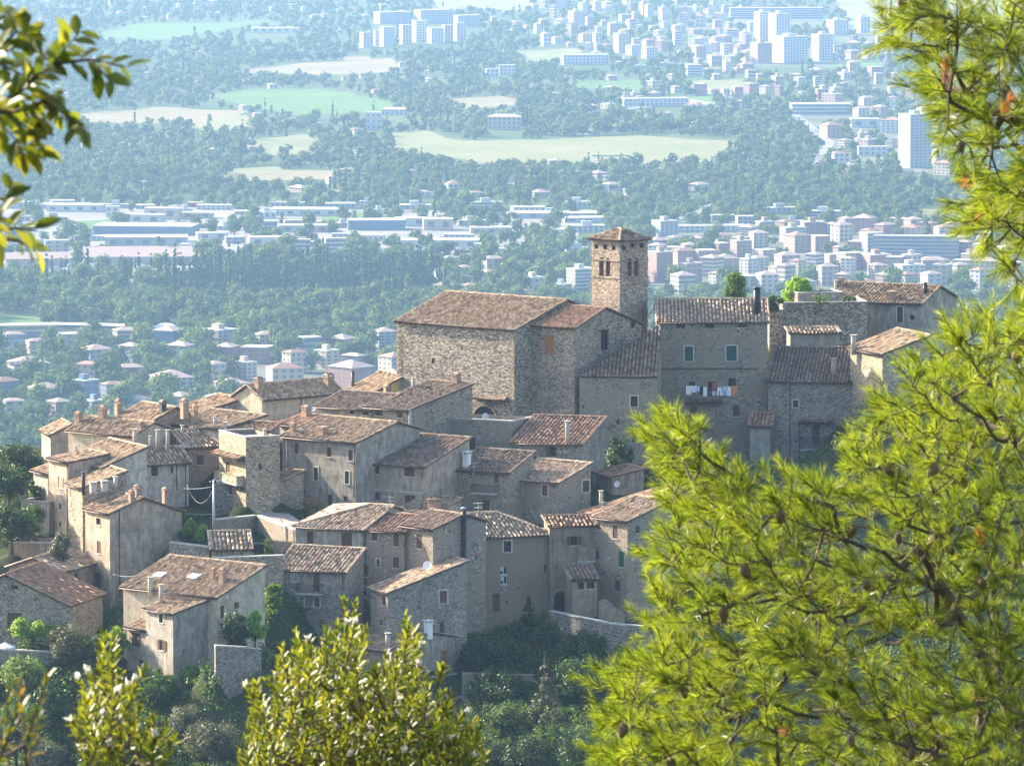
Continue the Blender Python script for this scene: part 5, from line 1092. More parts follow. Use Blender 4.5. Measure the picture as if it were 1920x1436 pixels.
blocks([('very tall blue grey tower block with a white stripe at the right edge of town', 1686, 1748, 216, 316, 'far_grey', dict(storeys=17, win=.6)), ('tall white tower block left of a pair at the top right', 1414, 1446, 24, 78, 'far_white', dict(storeys=12)),
        ('tall white tower block right of a pair at the top right', 1442, 1482, 27, 80, 'far_white', dict(storeys=12)), ('wide white tower block in front of the white pair', 1447, 1516, 70, 119, 'far_white', dict(storeys=10)),
        ('white tower block standing just right of the wide one', 1522, 1563, 66, 115, 'far_white', dict(storeys=10)), ('pinkish block in shade left of the wide white tower', 1407, 1448, 82, 120, 'far_pink', dict(storeys=8)),
        ('white block far right behind the pine tips', 1550, 1592, 39, 66, 'far_white', dict(storeys=7)), ('white block tucked beside the far right pine tips', 1604, 1632, 33, 62, 'far_white', dict(storeys=7)),
        ('narrow pale tower right of the scattered pink blocks', 1150, 1180, 64, 100, 'far_cream', dict(storeys=8)), ('brick tower block directly right of the bell tower', 1216, 1262, 474, 530, 'far_brick', dict(storeys=9)), ('pale tower above the bell tower roof', 1222, 1272, 416, 444, 'far_grey', dict(storeys=6)),
        ('terraced white block just left of the bell tower', 1062, 1112, 506, 546, 'far_white', dict(storeys=6, band=True)), ('cream tower at the far top between fields and town', 1066, 1094, 22, 46, 'far_cream', dict(storeys=6)), ('pink tower at the top edge of the town', 1200, 1216, 4, 30, 'far_pink', dict(storeys=7))],
       'tower_block', 'tower block', **TW)
blocks([('long white slab block at the top right of the town', 1368, 1544, 16, 36, 'far_white', dict(storeys=5, ratio=.12, yaw=.06, band=True)), ('long grey slab with terraced floors near the pine', 1640, 1800, 444, 486, 'far_grey', dict(storeys=6, ratio=.14, yaw=-.12, band=True)),
        ('grey slab block ending left of the terraced slab', 1612, 1656, 438, 480, 'far_grey', dict(storeys=6)), ('long white shed roofed block below the scrub hillside', 1232, 1400, 425, 436, 'far_white', dict(storeys=2, ratio=.2, yaw=.1))], 'slab_block', 'slab block')
# row of narrow apartments standing before the fields (top centre)
for i, (a, b, t, c) in enumerate([(674, 700, 62, 90), (700, 712, 58, 86), (711, 740, 52, 88), (748, 772, 48, 84), (772, 802, 40, 80), (800, 832, 54, 82), (828, 850, 48, 80), (850, 874, 44, 78)]):
    FB('apartment_block', a, b, t, c, 'far_white' if i % 3 else 'far_cream', storeys=8, label=['white gable ended block at the left end of the pale apartment row', 'narrow white block second in the pale apartment row', 'white stepped block third in the pale apartment row', 'slender white block before the tallest of the apartment row', 'tallest white block of the pale apartment row', 'low broad block right of the tallest in the apartment row', 'narrow block near the right end of the apartment row', 'pale block closing the right end of the apartment row'][i], cat='apartment block', group='pale apartment row by the fields', ratio=.7)
for i, (a, b, t, c) in enumerate([(700, 770, 24, 46), (776, 850, 20, 46), (850, 900, 30, 50)]):
    FB('apartment_block', a, b, t, c, 'far_grey', storeys=6, label='hazy grey apartment block standing behind the pale apartment row', cat='apartment block', group='grey blocks behind the pale apartment row', ratio=.4)
rnd = random.Random(5)
def scatter_blocks(n, u0, u1, v0, v1, wpx, hpx, storeys, mats, roofs, label, cat, name, group, yaw=(.25, .8), ratio=(.6, 1.1), sep=1.0, parts=True, poly=None):
    placed = []; tries = 0
    while len(placed) < n and tries < n * 60:
        tries += 1; u, v = rnd.uniform(u0, u1), rnd.uniform(v0, v1)
        if any(pip(u, v + s, P) for P in SOLID for s in (0, -4)): continue
        sc = (v + 452) / ((v0 + v1) / 2 + 452); w, h = rnd.uniform(*wpx) * sc, rnd.uniform(*hpx) * sc
        if any(abs(u - a) < (w + c) * .5 * sep and abs(v - b) < max(5, .25 * (w + c)) * sep for a, b, c in placed): continue
        placed.append((u, v, w)); wm = rnd.choice(mats); rf, rm = rnd.choice(roofs); st = max(1, round(rnd.uniform(*storeys)))
        FB(name, u - w / 2, u + w / 2, v - h, v, wm, rf, rm, storeys=st, band=rnd.random() < .25, top=rf == 'flat' and rnd.random() < .6, yaw=rnd.uniform(*yaw) * (1 if rnd.random() < .75 else -1), ratio=rnd.uniform(*ratio), label=label.format(c={'far_white': 'white', 'far_cream': 'cream', 'far_pink': 'pink', 'far_brick': 'brick red', 'far_grey': 'grey', 'far_beige': 'beige', 'far_blue': 'blue'}[wm], r={'flat': 'flat', 'hip': 'hipped', 'gable': 'gabled'}[rf]), cat=cat, group=group, parts=parts)
def pip(x, y, P):
    n = len(P); c = False; j = n - 1
    for i in range(n):
        if (P[i][1] > y) != (P[j][1] > y) and x < (P[j][0] - P[i][0]) * (y - P[i][1]) / (P[j][1] - P[i][1]) + P[i][0]: c = not c
        j = i
    return c
FL = [('flat', 'far_flat')]; HP = [('hip', 'far_roof'), ('hip', 'far_roof_pale'), ('hip', 'far_roof_pale')]; ALLR = FL + HP
# ---- industrial sheds
for lab, a, b, t, c, wm, kw in [('long white roofed shed at the left end of the industrial estate', 85, 195, 386, 398, 'far_white', {}), ('tall pale hall rising above the industrial estate', 198, 224, 388, 408, 'far_white', dict(storeys=2)), ('pale hall with bright left end in the industrial estate', 270, 340, 392, 412, 'far_cream', {}),
        ('dark blue fronted shed with pale roof', 172, 370, 426, 442, 'far_blue', {}), ('long white roofed depot below the dark blue shed', 195, 350, 446, 464, 'far_grey', {}), ('pale low shed right of the clump of trees', 366, 428, 438, 450, 'far_white', {}), ('white hall with flat roof near the car park', 464, 530, 446, 464, 'far_white', {}),
        ('white and blue office block beside the car park', 545, 582, 450, 474, 'far_white', dict(storeys=3, band=True)), ('second white and blue office block by the car park', 608, 650, 448, 472, 'far_white', dict(storeys=3, band=True)), ('long white shed behind the orchards', 505, 640, 394, 406, 'far_white', {}),
        ('pale hall at the back of the industrial estate', 340, 400, 400, 410, 'far_beige', {}), ('red fronted showroom in the industrial estate', 352, 380, 381, 388, 'far_redband', {}), ('blue grey warehouse in the middle of the estate', 650, 760, 414, 432, 'far_blue', {}), ('pale warehouse right of the blue grey one', 740, 800, 410, 424, 'far_white', {}),
        ('white supermarket with red band and parked roofs', 750, 900, 452, 466, 'far_white', dict(band=False)), ('cream workshop behind the supermarket', 792, 850, 412, 432, 'far_cream', {}), ('long pale greenhouse shed at the edge of the woods', 958, 1120, 401, 410, 'far_grey', {}), ('pale gabled shed right of the supermarket', 880, 960, 428, 440, 'far_beige', {}),
        ('low white shed under the greenhouse', 1050, 1150, 410, 418, 'far_white', {}), ('brown roofed long barracks along the cemetery road', 0, 138, 486, 502, 'far_beige', dict(rf=('gable', 'far_roof_pale'))), ('second brown roofed barracks along the cemetery road', 150, 360, 482, 498, 'far_beige', dict(rf=('gable', 'far_roof_pale'))),
        ('low pale shed at the left edge above the barracks', 0, 60, 380, 392, 'far_grey', {}), ('pale house cluster hall left of the depot', 82, 130, 452, 474, 'far_beige', dict(storeys=3)), ('white hall beside the green field', 240, 310, 404, 420, 'far_white', {}), ('pale low hall behind the white and blue offices', 520, 620, 424, 436, 'far_beige', {}),
        ('white factory with twin halls on the right slope', 1482, 1596, 196, 216, 'far_white', dict(storeys=3, band=True, ratio=.4)), ('white low factory below the twin halls', 1594, 1650, 224, 240, 'far_white', {}), ('white curved roof market hall right of the road', 1608, 1664, 276, 292, 'far_white', dict(storeys=2, ratio=.3)),
        ('bright white farm building below the green field', 686, 716, 212, 244, 'far_white', dict(storeys=3)), ('pale villa beside the bright white farm building', 714, 768, 206, 216, 'far_white', dict(storeys=2, rf=('hip', 'far_roof_pale'))), ('white cube hall left of two near the tan field', 910, 935, 130, 146, 'far_white', dict(storeys=2)),
        ('taller white cube hall near the tan field', 936, 966, 123, 142, 'far_white', dict(storeys=3)), ('long white roofed school at the town edge', 1052, 1142, 104, 122, 'far_white', dict(storeys=3, ratio=.3)), ('white workshop row right of the pale field', 1166, 1292, 186, 200, 'far_white', dict(storeys=2, ratio=.25)),
        ('old stone farm among cypresses above the great field', 914, 980, 220, 244, 'far_beige', dict(storeys=3, rf=('hip', 'far_roof_pale'))), ('white glasshouse long at the top left', 470, 560, 54, 62, 'far_white', {})]:
    rf = kw.pop('rf', ('flat', 'far_flat')); kw.setdefault('storeys', 1); kw.setdefault('ratio', .45); kw.setdefault('cell_', 9 if kw['storeys'] < 2 else 4); FB('warehouse', a, b, t, c, wm, rf[0], rf[1], label=lab, cat='warehouse', yaw=rnd.uniform(.02, .2) * rnd.choice((1, 1, -1)), win=.4, **kw)
scatter_blocks(66, 0, 1110, 388, 480, (26, 70), (6, 12), (1, 2), ['far_white', 'far_white', 'far_grey', 'far_beige'], FL, '{c} flat roofed shed in the industrial estate on the left', 'shed', 'industrial_shed', 'small sheds of the industrial estate', (.0, .25), (.3, .6))
# ---- the town on the right
scatter_blocks(26, 1270, 1900, 520, 560, (30, 58), (26, 44), (4, 6), ['far_white', 'far_cream', 'far_white', 'far_pink', 'far_beige'], ALLR, '{c} apartment house with {r} roof in the near quarter behind the ridge', 'apartment house', 'apartment_house', 'near apartment houses right of the bell tower', sep=.8)
scatter_blocks(60, 1230, 1900, 436, 515, (30, 60), (18, 34), (3, 6), ['far_pink', 'far_brick', 'far_pink', 'far_cream', 'far_white', 'far_beige'], ALLR, '{c} town block with {r} roof in the dense quarter right of the bell tower', 'town block', 'town_block', 'dense town blocks right of the bell tower', sep=.75)
scatter_blocks(16, 1330, 1600, 400, 440, (40, 90), (8, 16), (2, 3), ['far_white', 'far_grey'], FL, '{c} low school wing with {r} roof above the dense quarter', 'school wing', 'school_wing', 'low white wings above the dense quarter', (.05, .3), (.3, .5))
scatter_blocks(84, 1000, 1440, 8, 118, (13, 30), (9, 24), (3, 6), ['far_pink', 'far_white', 'far_cream', 'far_white'], ALLR, '{c} suburb block with {r} roof at the top of the picture', 'suburb block', 'suburb_block', 'suburb blocks at the top of the picture', sep=.8)
scatter_blocks(52, 1300, 1680, 80, 190, (14, 34), (9, 20), (2, 5), ['far_pink', 'far_cream', 'far_white', 'far_brick'], ALLR, '{c} house with {r} roof below the white towers', 'suburb house', 'suburb_house', 'houses below the white towers')
scatter_blocks(26, 1560, 1800, 180, 330, (22, 50), (10, 26), (2, 5), ['far_white', 'far_pink', 'far_cream'], ALLR, '{c} building with {r} roof on the right slope by the tall tower', 'hillside building', 'hillside_building', 'buildings around the tall tower at the right')
scatter_blocks(26, 1130, 1400, 110, 210, (14, 34), (6, 14), (1, 3), ['far_white', 'far_cream', 'far_pink'], ALLR, '{c} house with {r} roof among trees between fields and town', 'garden house', 'garden_house', 'garden houses between fields and town')
# ---- residential quarter on the left and scattered houses
scatter_blocks(50, 0, 740, 648, 790, (42, 90), (24, 44), (3, 5), ['far_grey', 'far_beige', 'far_grey', 'far_brick', 'far_cream', 'far_blue'], FL + HP, '{c} apartment house with {r} roof in the leafy quarter left of the church', 'villa', 'villa', 'leafy quarter houses left of the church')
scatter_blocks(16, 820, 1100, 500, 560, (26, 50), (12, 24), (2, 4), ['far_white', 'far_cream'], ALLR, '{c} building with {r} roof in the trees left of the bell tower', 'villa', 'villa', 'houses in the trees left of the bell tower')
scatter_blocks(60, 0, 1300, 60, 360, (10, 24), (5, 10), (1, 2), ['far_white', 'far_cream', 'far_beige', 'far_pink'], HP, 'small {c} country house with hipped roof dotted on the plain', 'country house', 'country_house', 'country houses dotted over the plain', parts=False)
scatter_blocks(40, 0, 1000, -4, 60, (10, 20), (4, 9), (1, 3), ['far_white', 'far_cream'], HP, 'tiny {c} house with hipped roof along the top edge', 'country house', 'country_house', 'tiny houses along the top edge', parts=False)
scatter_blocks(24, 560, 1380, 308, 372, (18, 42), (8, 13), (1, 3), ['far_pink', 'far_cream', 'far_white'], HP, '{c} house with hipped roof in the wooded belt below the great field', 'villa', 'villa', 'houses in the wooded belt below the great field', parts=False)
# parked cars in the yards and streets
def car_mesh(m):
    mb = MB(); prof = [(-2.1, .35), (-2.15, .8), (-1.5, .95), (-.9, 1.45), (.7, 1.45), (1.3, .98), (2.05, .85), (2.1, .35)]
    L_, R_ = [(x, -.85, z) for x, z in prof], [(x, .85, z) for x, z in prof]; n = len(prof); mb.face(L_); mb.face(R_[::-1])
    for i in range(n): mb.face([L_[i], R_[i], R_[(i + 1) % n], L_[(i + 1) % n]][::-1], 1 if i in (2, 4) else 0)
    o = mb.build('parked_car', [M[m], M['far_glass']]); return o
cars = [(car_mesh(m), l) for m, l in (('far_white', 'white'), ('far_blue', 'blue'), ('far_grey', 'grey'), ('far_redband', 'red'))]
for i in range(150):
    src, l = cars[i] if i < 4 else cars[rnd.choice((0, 0, 0, 1, 2, 2, 3))]; o = src if i < 4 else src.copy()
    if i >= 4: C.objects.link(o)
    u, v, g_ = rnd.choice(((rnd.uniform(430, 640), rnd.choice((474, 478, 482)), 'below the white and blue offices'), (rnd.uniform(700, 930), rnd.choice((446, 468, 471)), 'around the red banded supermarket'), (rnd.uniform(1500, 1600), rnd.uniform(284, 308), 'on the road by the tall tower'), (rnd.uniform(240, 420), rnd.choice((416, 422, 466)), 'between the sheds')))
    o.location = gnd(u, v, .1); o.rotation_euler.z = rnd.choice((0, 1.57, .3)); tag(o, l + ' car parked ' + g_, 'car', l + ' cars parked ' + g_)
# cemetery tombs
for i in range(70):
    u, v = rnd.uniform(10, 330), rnd.choice((505, 509, 513, 517, 538, 544)) + rnd.uniform(-2, 2); p = gnd(u, v); h = rnd.uniform(2.2, 4); a, b = rnd.uniform(1.5, 3), rnd.uniform(1.5, 2.5)
    q = MB(); A = [(-a, -b, -.3), (a, -b, -.3), (a, b, -.3), (-a, b, -.3)]; B = [(x, y, h) for x, y, _ in A]; r0, r1 = (0, -b, h + 1.2), (0, b, h + 1.2)
    for f in ([A[0], A[1], B[1], B[0]], [A[1], A[2], B[2], B[1]], [A[2], A[3], B[3], B[2]], [A[3], A[0], B[0], B[3]], [B[0], B[1], r0], [B[2], B[3], r1], [B[1], B[2], r1, r0], [B[3], B[0], r0, r1]): q.face(f)
    tag(q.build('family_tomb', M['far_white'], None, p), 'small white gabled tomb in the cemetery among the cypresses', 'tomb', 'white tombs of the cemetery')
# stadium stand: curved roofed tiers; open sports roof
def stand(label, u0, u1, v, vm, hpx):
    P = [gnd(u0 + (u1 - u0) * t, v + 4 * vm * t * (1 - t)) for t in [i / 12 for i in range(13)]]; k = mpp(P[6].y); H = hpx * k; o = empty('stadium_stand', P[6]); tag(o, label, 'stadium stand')
    for nm, z0, z1, d0, d1, m in (('terrace', 0, H * .42, 0, 6, 'far_blue'), ('upper_tier', H * .5, H * .74, 5, 12, 'far_beige'), ('roof', H * .94, H, 2, 16, 'far_flat')):
        q = MB()
        for a, b in zip(P, P[1:]):
            a, b = a - P[6], b - P[6]; Y1 = Vector((0, d0, 0)); Y2 = Vector((0, d1, 0)); Z0, Z1 = Vector((0, 0, z0)), Vector((0, 0, z1))
            q.face([a + Y1 + Z0, b + Y1 + Z0, b + Y1 + Z1, a + Y1 + Z1]); q.face([a + Y1 + Z1, b + Y1 + Z1, b + Y2 + Z1, a + Y2 + Z1]); q.face([b + Y2 + Z0, a + Y2 + Z0, a + Y2 + Z1, b + Y2 + Z1]); q.face([a + Y2 + Z0, b + Y2 + Z0, b + Y1 + Z0, a + Y1 + Z0])
        q.build(nm, M[m], o)
    SOLID.append(np.array([(u0, v - hpx), (u1, v - hpx), (u1, v + 10), (u0, v + 10)], dtype=float))
stand('long curved stadium stand with grey roof at the left edge', -30, 232, 636, -3, 24)
p = gnd(307, 634); k = mpp(p.y); o = empty('sports_dome', p); tag(o, 'pale lattice domed sports hall beside the stadium stand', 'sports hall'); q = MB()
for i in range(10):
    for j in range(4):
        f = lambda a, b: (36 * k * math.cos(math.pi * 2 * a / 10) * math.cos(b * math.pi / 8), 20 * math.sin(math.pi * 2 * a / 10) * math.cos(b * math.pi / 8) + 20, 22 * k * math.sin(b * math.pi / 8))
        q.face([f(i, j), f(i + 1, j), f(i + 1, j + 1), f(i, j + 1)], (i + j) % 2)
q.build('roof', [M['far_flat'], M['far_white']], o); SOLID.append(np.array([(268, 608), (346, 608), (346, 644), (268, 644)], dtype=float))
# construction crane over the woods
p = gnd(1129, 318); k = mpp(p.y); o = empty('tower_crane', p); tag(o, 'thin tower crane over a building site in the wooded belt', 'crane'); q = MB(); q.box(-.9, .9, -.9, .9, -1, 24 * k); q.build('mast', M['far_cream'], o); q = MB(); q.box(-8, 22, -.6, .6, 24 * k + .01, 24 * k + 1.4); q.build('jib', M['far_cream'], o)
# ------------------------------------------------------------------ trees of the plain
DENS = ["776645555556", "644566565555", "678546676755", "654458975544", "765583223743", "887578777754", "112345788998", "122222244334", "346666753334", "888899773334", "338999883333", "345666663333", "667777774444", "888888886666", "888888888888", "888888888888"]
def dens(u, v):
    x = min(max(u / 160 - .5, 0), 10.999); y = min(max((v) / 60 - .5, 0), 14.999); i, j = int(x), int(y); fx, fy = x - i, y - j
    D = lambda a, b: int(DENS[b][a]); return ((D(i, j) * (1 - fx) + D(i + 1, j) * fx) * (1 - fy) + (D(i, j + 1) * (1 - fx) + D(i + 1, j + 1) * fx) * fy) / 9
def proto(kind):
    if kind == 'cyp': V, F_ = crown(1.5, 1.5, 7.5, 26, 12, 1.5, .2, 'cone')
    elif kind == 'pop': V, F_ = crown(2.2, 2.2, 8.0, 22, 12, 1.6, .3)
    elif kind == 'pine': V, F_ = crown(6.0, 6.0, 2.0, 16, 16, 1.9, .34, z0=5.5)
    else:
        a = RNG.uniform(4.2, 6.2); V, F_ = crown(a, a, RNG.uniform(3.8, 5.6), 18, 34, 1.45, .42, jit=.35)
    return V, F_
def proto_low():
    a = RNG.uniform(4.4, 6.2); V, F_ = crown(a, a, RNG.uniform(3.8, 5.6), 9, 13, 2.9, .46, jit=.28); return V, F_
PR = {'round': [proto('r') for _ in range(6)], 'low': [proto_low() for _ in range(5)], 'cyp': [proto('cyp') for _ in range(2)], 'pop': [proto('pop') for _ in range(2)], 'pine': [proto('pine')]}
for k_ in PR:
    for n_, (V, F_) in enumerate(PR[k_]):
        t = MB(); t.tube([(0, 0, -.5), (.1, 0, 2.0 if k_ != 'pine' else 6)], .35, .25, 5); tv = np.array(t.v); tf = np.array([f for f in t.f if len(f) == 4])
        if k_ in ('cyp', 'pop'): continue
        PR[k_][n_] = (np.concatenate([V, tv]), np.concatenate([F_, tf + len(V)]))
spots = []
cell = {}
def try_tree(u, v, kind, s):
    p = gnd(u, v); px = 11 * s / mpp(p.y)
    for P in SOLID:
        if P[:, 0].min() - 4 < u < P[:, 0].max() + 4 and P[:, 1].min() - 1 < v < P[:, 1].max() + 8 and (pip(u, v, P) or pip(u, v - px * .5, P)): return
    key = (int(u // 12), int(v // 5)); d = (px * .32, px * .12)
    for a in (-2, -1, 0, 1, 2):
        for b in (-1, 0, 1):
            for (x, y, k_) in cell.get((key[0] + a, key[1] + b), ()):
                if abs(x - u) < d[0] * (.4 if kind == 'cyp' else 1) and abs(y - v) < d[1]: return
    cell.setdefault(key, []).append((u, v, kind)); spots.append((v, u, kind, s))
for _ in range(900):                         # cypress belt of the cemetery
    u = rnd.uniform(300, 830); v = rnd.uniform(512, 572)
    try_tree(u, v, 'cyp', rnd.uniform(.65, 1.5))
for _ in range(60): try_tree(rnd.uniform(0, 380), rnd.uniform(505, 560), 'cyp', rnd.uniform(.8, 1.2))
for u in range(268, 400, 6): try_tree(u + rnd.uniform(-2, 2), 71 + rnd.uniform(-2, 2), 'pop', rnd.uniform(1.0, 1.6))
for u in range(960, 1000, 7): try_tree(u, 246, 'cyp', 1.5)
for u in range(870, 1400, 5):
    try_tree(u + rnd.uniform(-2, 2), 251 - 3 * math.sin(u / 60) + rnd.uniform(-1, 3) + (6 if u < 1000 else 0), 'round', rnd.uniform(1.0, 1.5))
for u in range(500, 900, 6): try_tree(u + rnd.uniform(-2, 2), 116 - (u - 500) * .02, 'round', rnd.uniform(.9, 1.3))
for u in range(740, 1380, 9): try_tree(u + rnd.uniform(-3, 3), 306 + rnd.uniform(-3, 6), rnd.choice(('round', 'pop', 'round')), rnd.uniform(.9, 1.3))
for _ in range(60000):
    v = -8 + 920 * rnd.random() ** 1.05; u = rnd.uniform(-140, 2080)
    if v > 700 and u > 460: continue
    if v > 830 and u > 130: continue
    if rnd.random() > dens(u, v) * 1.1: continue
    r = rnd.random(); kind = 'round' if r < .86 else 'pop' if r < .91 else 'pine' if r < .97 else 'cyp'
    try_tree(u, v, kind, rnd.choice((.6, .8, .9, 1, 1.1, 1.2, 1.35)))
spots.sort(reverse=True)
def seen(u, v): return not ((v > 585 and 745 < u) or (v > 800 and u > 150) or (v > 762 and u > 460))
vis = [s for s in spots if seen(s[1], s[0]) and 0 < s[1] < 1900]
near = set(id(s) for s in vis[:280]); protos = {}
NAMES = {'round': ('broadleaf_tree', 'round broadleaf tree in the woods at the foot of the village ridge', 'tree'), 'cyp': ('cypress_tree', 'slim dark cypress at the foot of the village ridge', 'cypress'), 'pop': ('poplar_tree', 'tall narrow poplar at the foot of the village ridge', 'poplar'), 'pine': ('umbrella_pine', 'flat topped umbrella pine at the foot of the village ridge', 'pine')}
bv, bf, n0 = [], [], 0; cvs, cfs, c0 = [], [], 0
for s in spots:
    v, u, kind, sz = s; p = gnd(u, v); sz *= 1 + .3 * min(1, max(0, (v - 420) / 200)) * (kind != 'cyp'); kind = 'low' if kind == 'round' and v < 330 and id(s) not in near else kind; i = rnd.randrange(len(PR[kind])); V, F_ = PR[kind][i]; a = rnd.uniform(0, 6.28)
    if id(s) in near:
        nm, lab, cat = NAMES[kind]; key = (kind, i)
        if key not in protos: protos[key] = np_mesh(nm, V, F_, [M['leaf_cypress' if kind == 'cyp' else 'leaf_far'], M['bark']], np.concatenate([np.zeros(len(F_) - 5), np.ones(5) * (kind not in ('cyp', 'pop'))]))
        o = link(nm, protos[key], None, p); o.rotation_euler.z = a; o.scale = (sz, sz, sz); tag(o, lab, cat, 'nearest ' + nm.replace('_', ' ') + 's of the plain')
    else:
        ca, sa = math.cos(a) * sz, math.sin(a) * sz; q = np.stack([V[:, 0] * ca - V[:, 1] * sa + p.x, V[:, 0] * sa + V[:, 1] * ca + p.y, V[:, 2] * sz + p.z], 1)
        if kind == 'cyp': cvs.append(q); cfs.append(F_ + c0); c0 += len(V)
        else: bv.append(q); bf.append(F_ + n0); n0 += len(V)
tag(link('far_woodland', np_mesh('far_woodland', np.concatenate(bv), np.concatenate(bf), M['leaf_far'])), 'mass of far trees scattered over the hazy plain', kind='stuff')
tag(link('far_cypress_belt', np_mesh('far_cypress_belt', np.concatenate(cvs), np.concatenate(cfs), M['leaf_cypress'])), 'dense belt of far cypresses around the cemetery', kind='stuff')
print('TREES', len(spots), len(vis))
# ------------------------------------------------------------------ foreground plants close to the camera
def in_poly_pts(poly, n, ymin, ymax, space, seed):
    r = random.Random(seed); xs = [p[0] for p in poly]; ys_ = [p[1] for p in poly]; out = []; g = {}
    for _ in range(n * 30):
        if len(out) >= n: break
        u, v = r.uniform(min(xs), max(xs)), r.uniform(min(ys_), max(ys_))
        if not pip(u, v, poly): continue
        Y = r.uniform(ymin, ymax); P = at(u, v, Y); k = tuple(int(c // space) for c in P)
        if any((Q - P).length < space for a in (-1, 0, 1) for b in (-1, 0, 1) for c in (-1, 0, 1) for Q in g.get((k[0] + a, k[1] + b, k[2] + c), ())): continue
        g.setdefault(k, []).append(P); out.append(P)
    return out
def grow(root_chain, tips, bias=.35):
    """joins tips to a branching skeleton; returns nodes, parent, radius weight"""
    N = [Vector(p) for p in root_chain]; par = [-1] + list(range(len(N) - 1)); plen = [0.0]
    for i in range(1, len(N)): plen.append(plen[-1] + (N[i] - N[i - 1]).length)
    base = N[0]; tips = sorted(tips, key=lambda p: min((p - q).length for q in N[:len(root_chain)]))
    A = np.array([tuple(p) for p in N]); PL = np.array(plen)
    for t in tips:
        d = np.linalg.norm(A - np.array(tuple(t)), axis=1); j = int(np.argmin(d ** 1.35 + bias * PL * .3))
        N.append(t); par.append(j); A = np.vstack([A, tuple(t)]); PL = np.append(PL, PL[j] + d[j])
    w = np.ones(len(N))
    for i in range(len(N) - 1, -1, -1):
        if par[i] >= 0: w[par[i]] += w[i]
    return N, par, w
def skeleton_mesh(N, par, w, r0, pw=.45, mb=None, skip=0):
    mb = mb or MB()
    for i, p in enumerate(N):
        j = par[i]
        if j < 0: continue
        a, b = N[j], p; m = a.lerp(b, .5) + Vector((0, 0, -.05 * (b - a).length))
        ra = min(r0 * w[j] ** pw, r0 * w[i] ** pw * 1.25); mb.tube([a, m, b], ra, r0 * w[i] ** pw * .85, 6 if w[i] > 8 else 4, cap=False)
    return mb
def needles(base, dirs, lens, per, nl, width):
    """fans of needles round shoots; triangles"""
    n = len(base); d = np.repeat(dirs, per, axis=0); B = np.repeat(base, per, axis=0); Ls = np.repeat(lens, per)[:, None]
    t = RNG.random((n * per, 1)) ** .75; rad = np.cross(d, rand_dirs(n * per)); rad /= np.linalg.norm(rad, axis=1, keepdims=True) + 1e-9
    ang = RNG.uniform(.25, .95, (n * per, 1)) * (1.15 - .45 * t); nd = d * np.cos(ang) + rad * np.sin(ang) + np.array([0, 0, -.07]); nd /= np.linalg.norm(nd, axis=1, keepdims=True)
    P = B + d * Ls * t; ln = RNG.uniform(nl * .7, nl * 1.15, (n * per, 1)); s = np.cross(nd, rand_dirs(n * per)); s /= np.linalg.norm(s, axis=1, keepdims=True) + 1e-9
    tip = P + nd * ln; mid = P + nd * ln * .5 + np.array([0, 0, .004])
    V = np.stack([P - s * width * .5, P + s * width * .5, mid + s * width * .45, tip, mid - s * width * .45], 1).reshape(-1, 3)
    i = np.arange(n * per)[:, None] * 5
    return V, i + np.array([[0, 1, 2, 3, 4]])
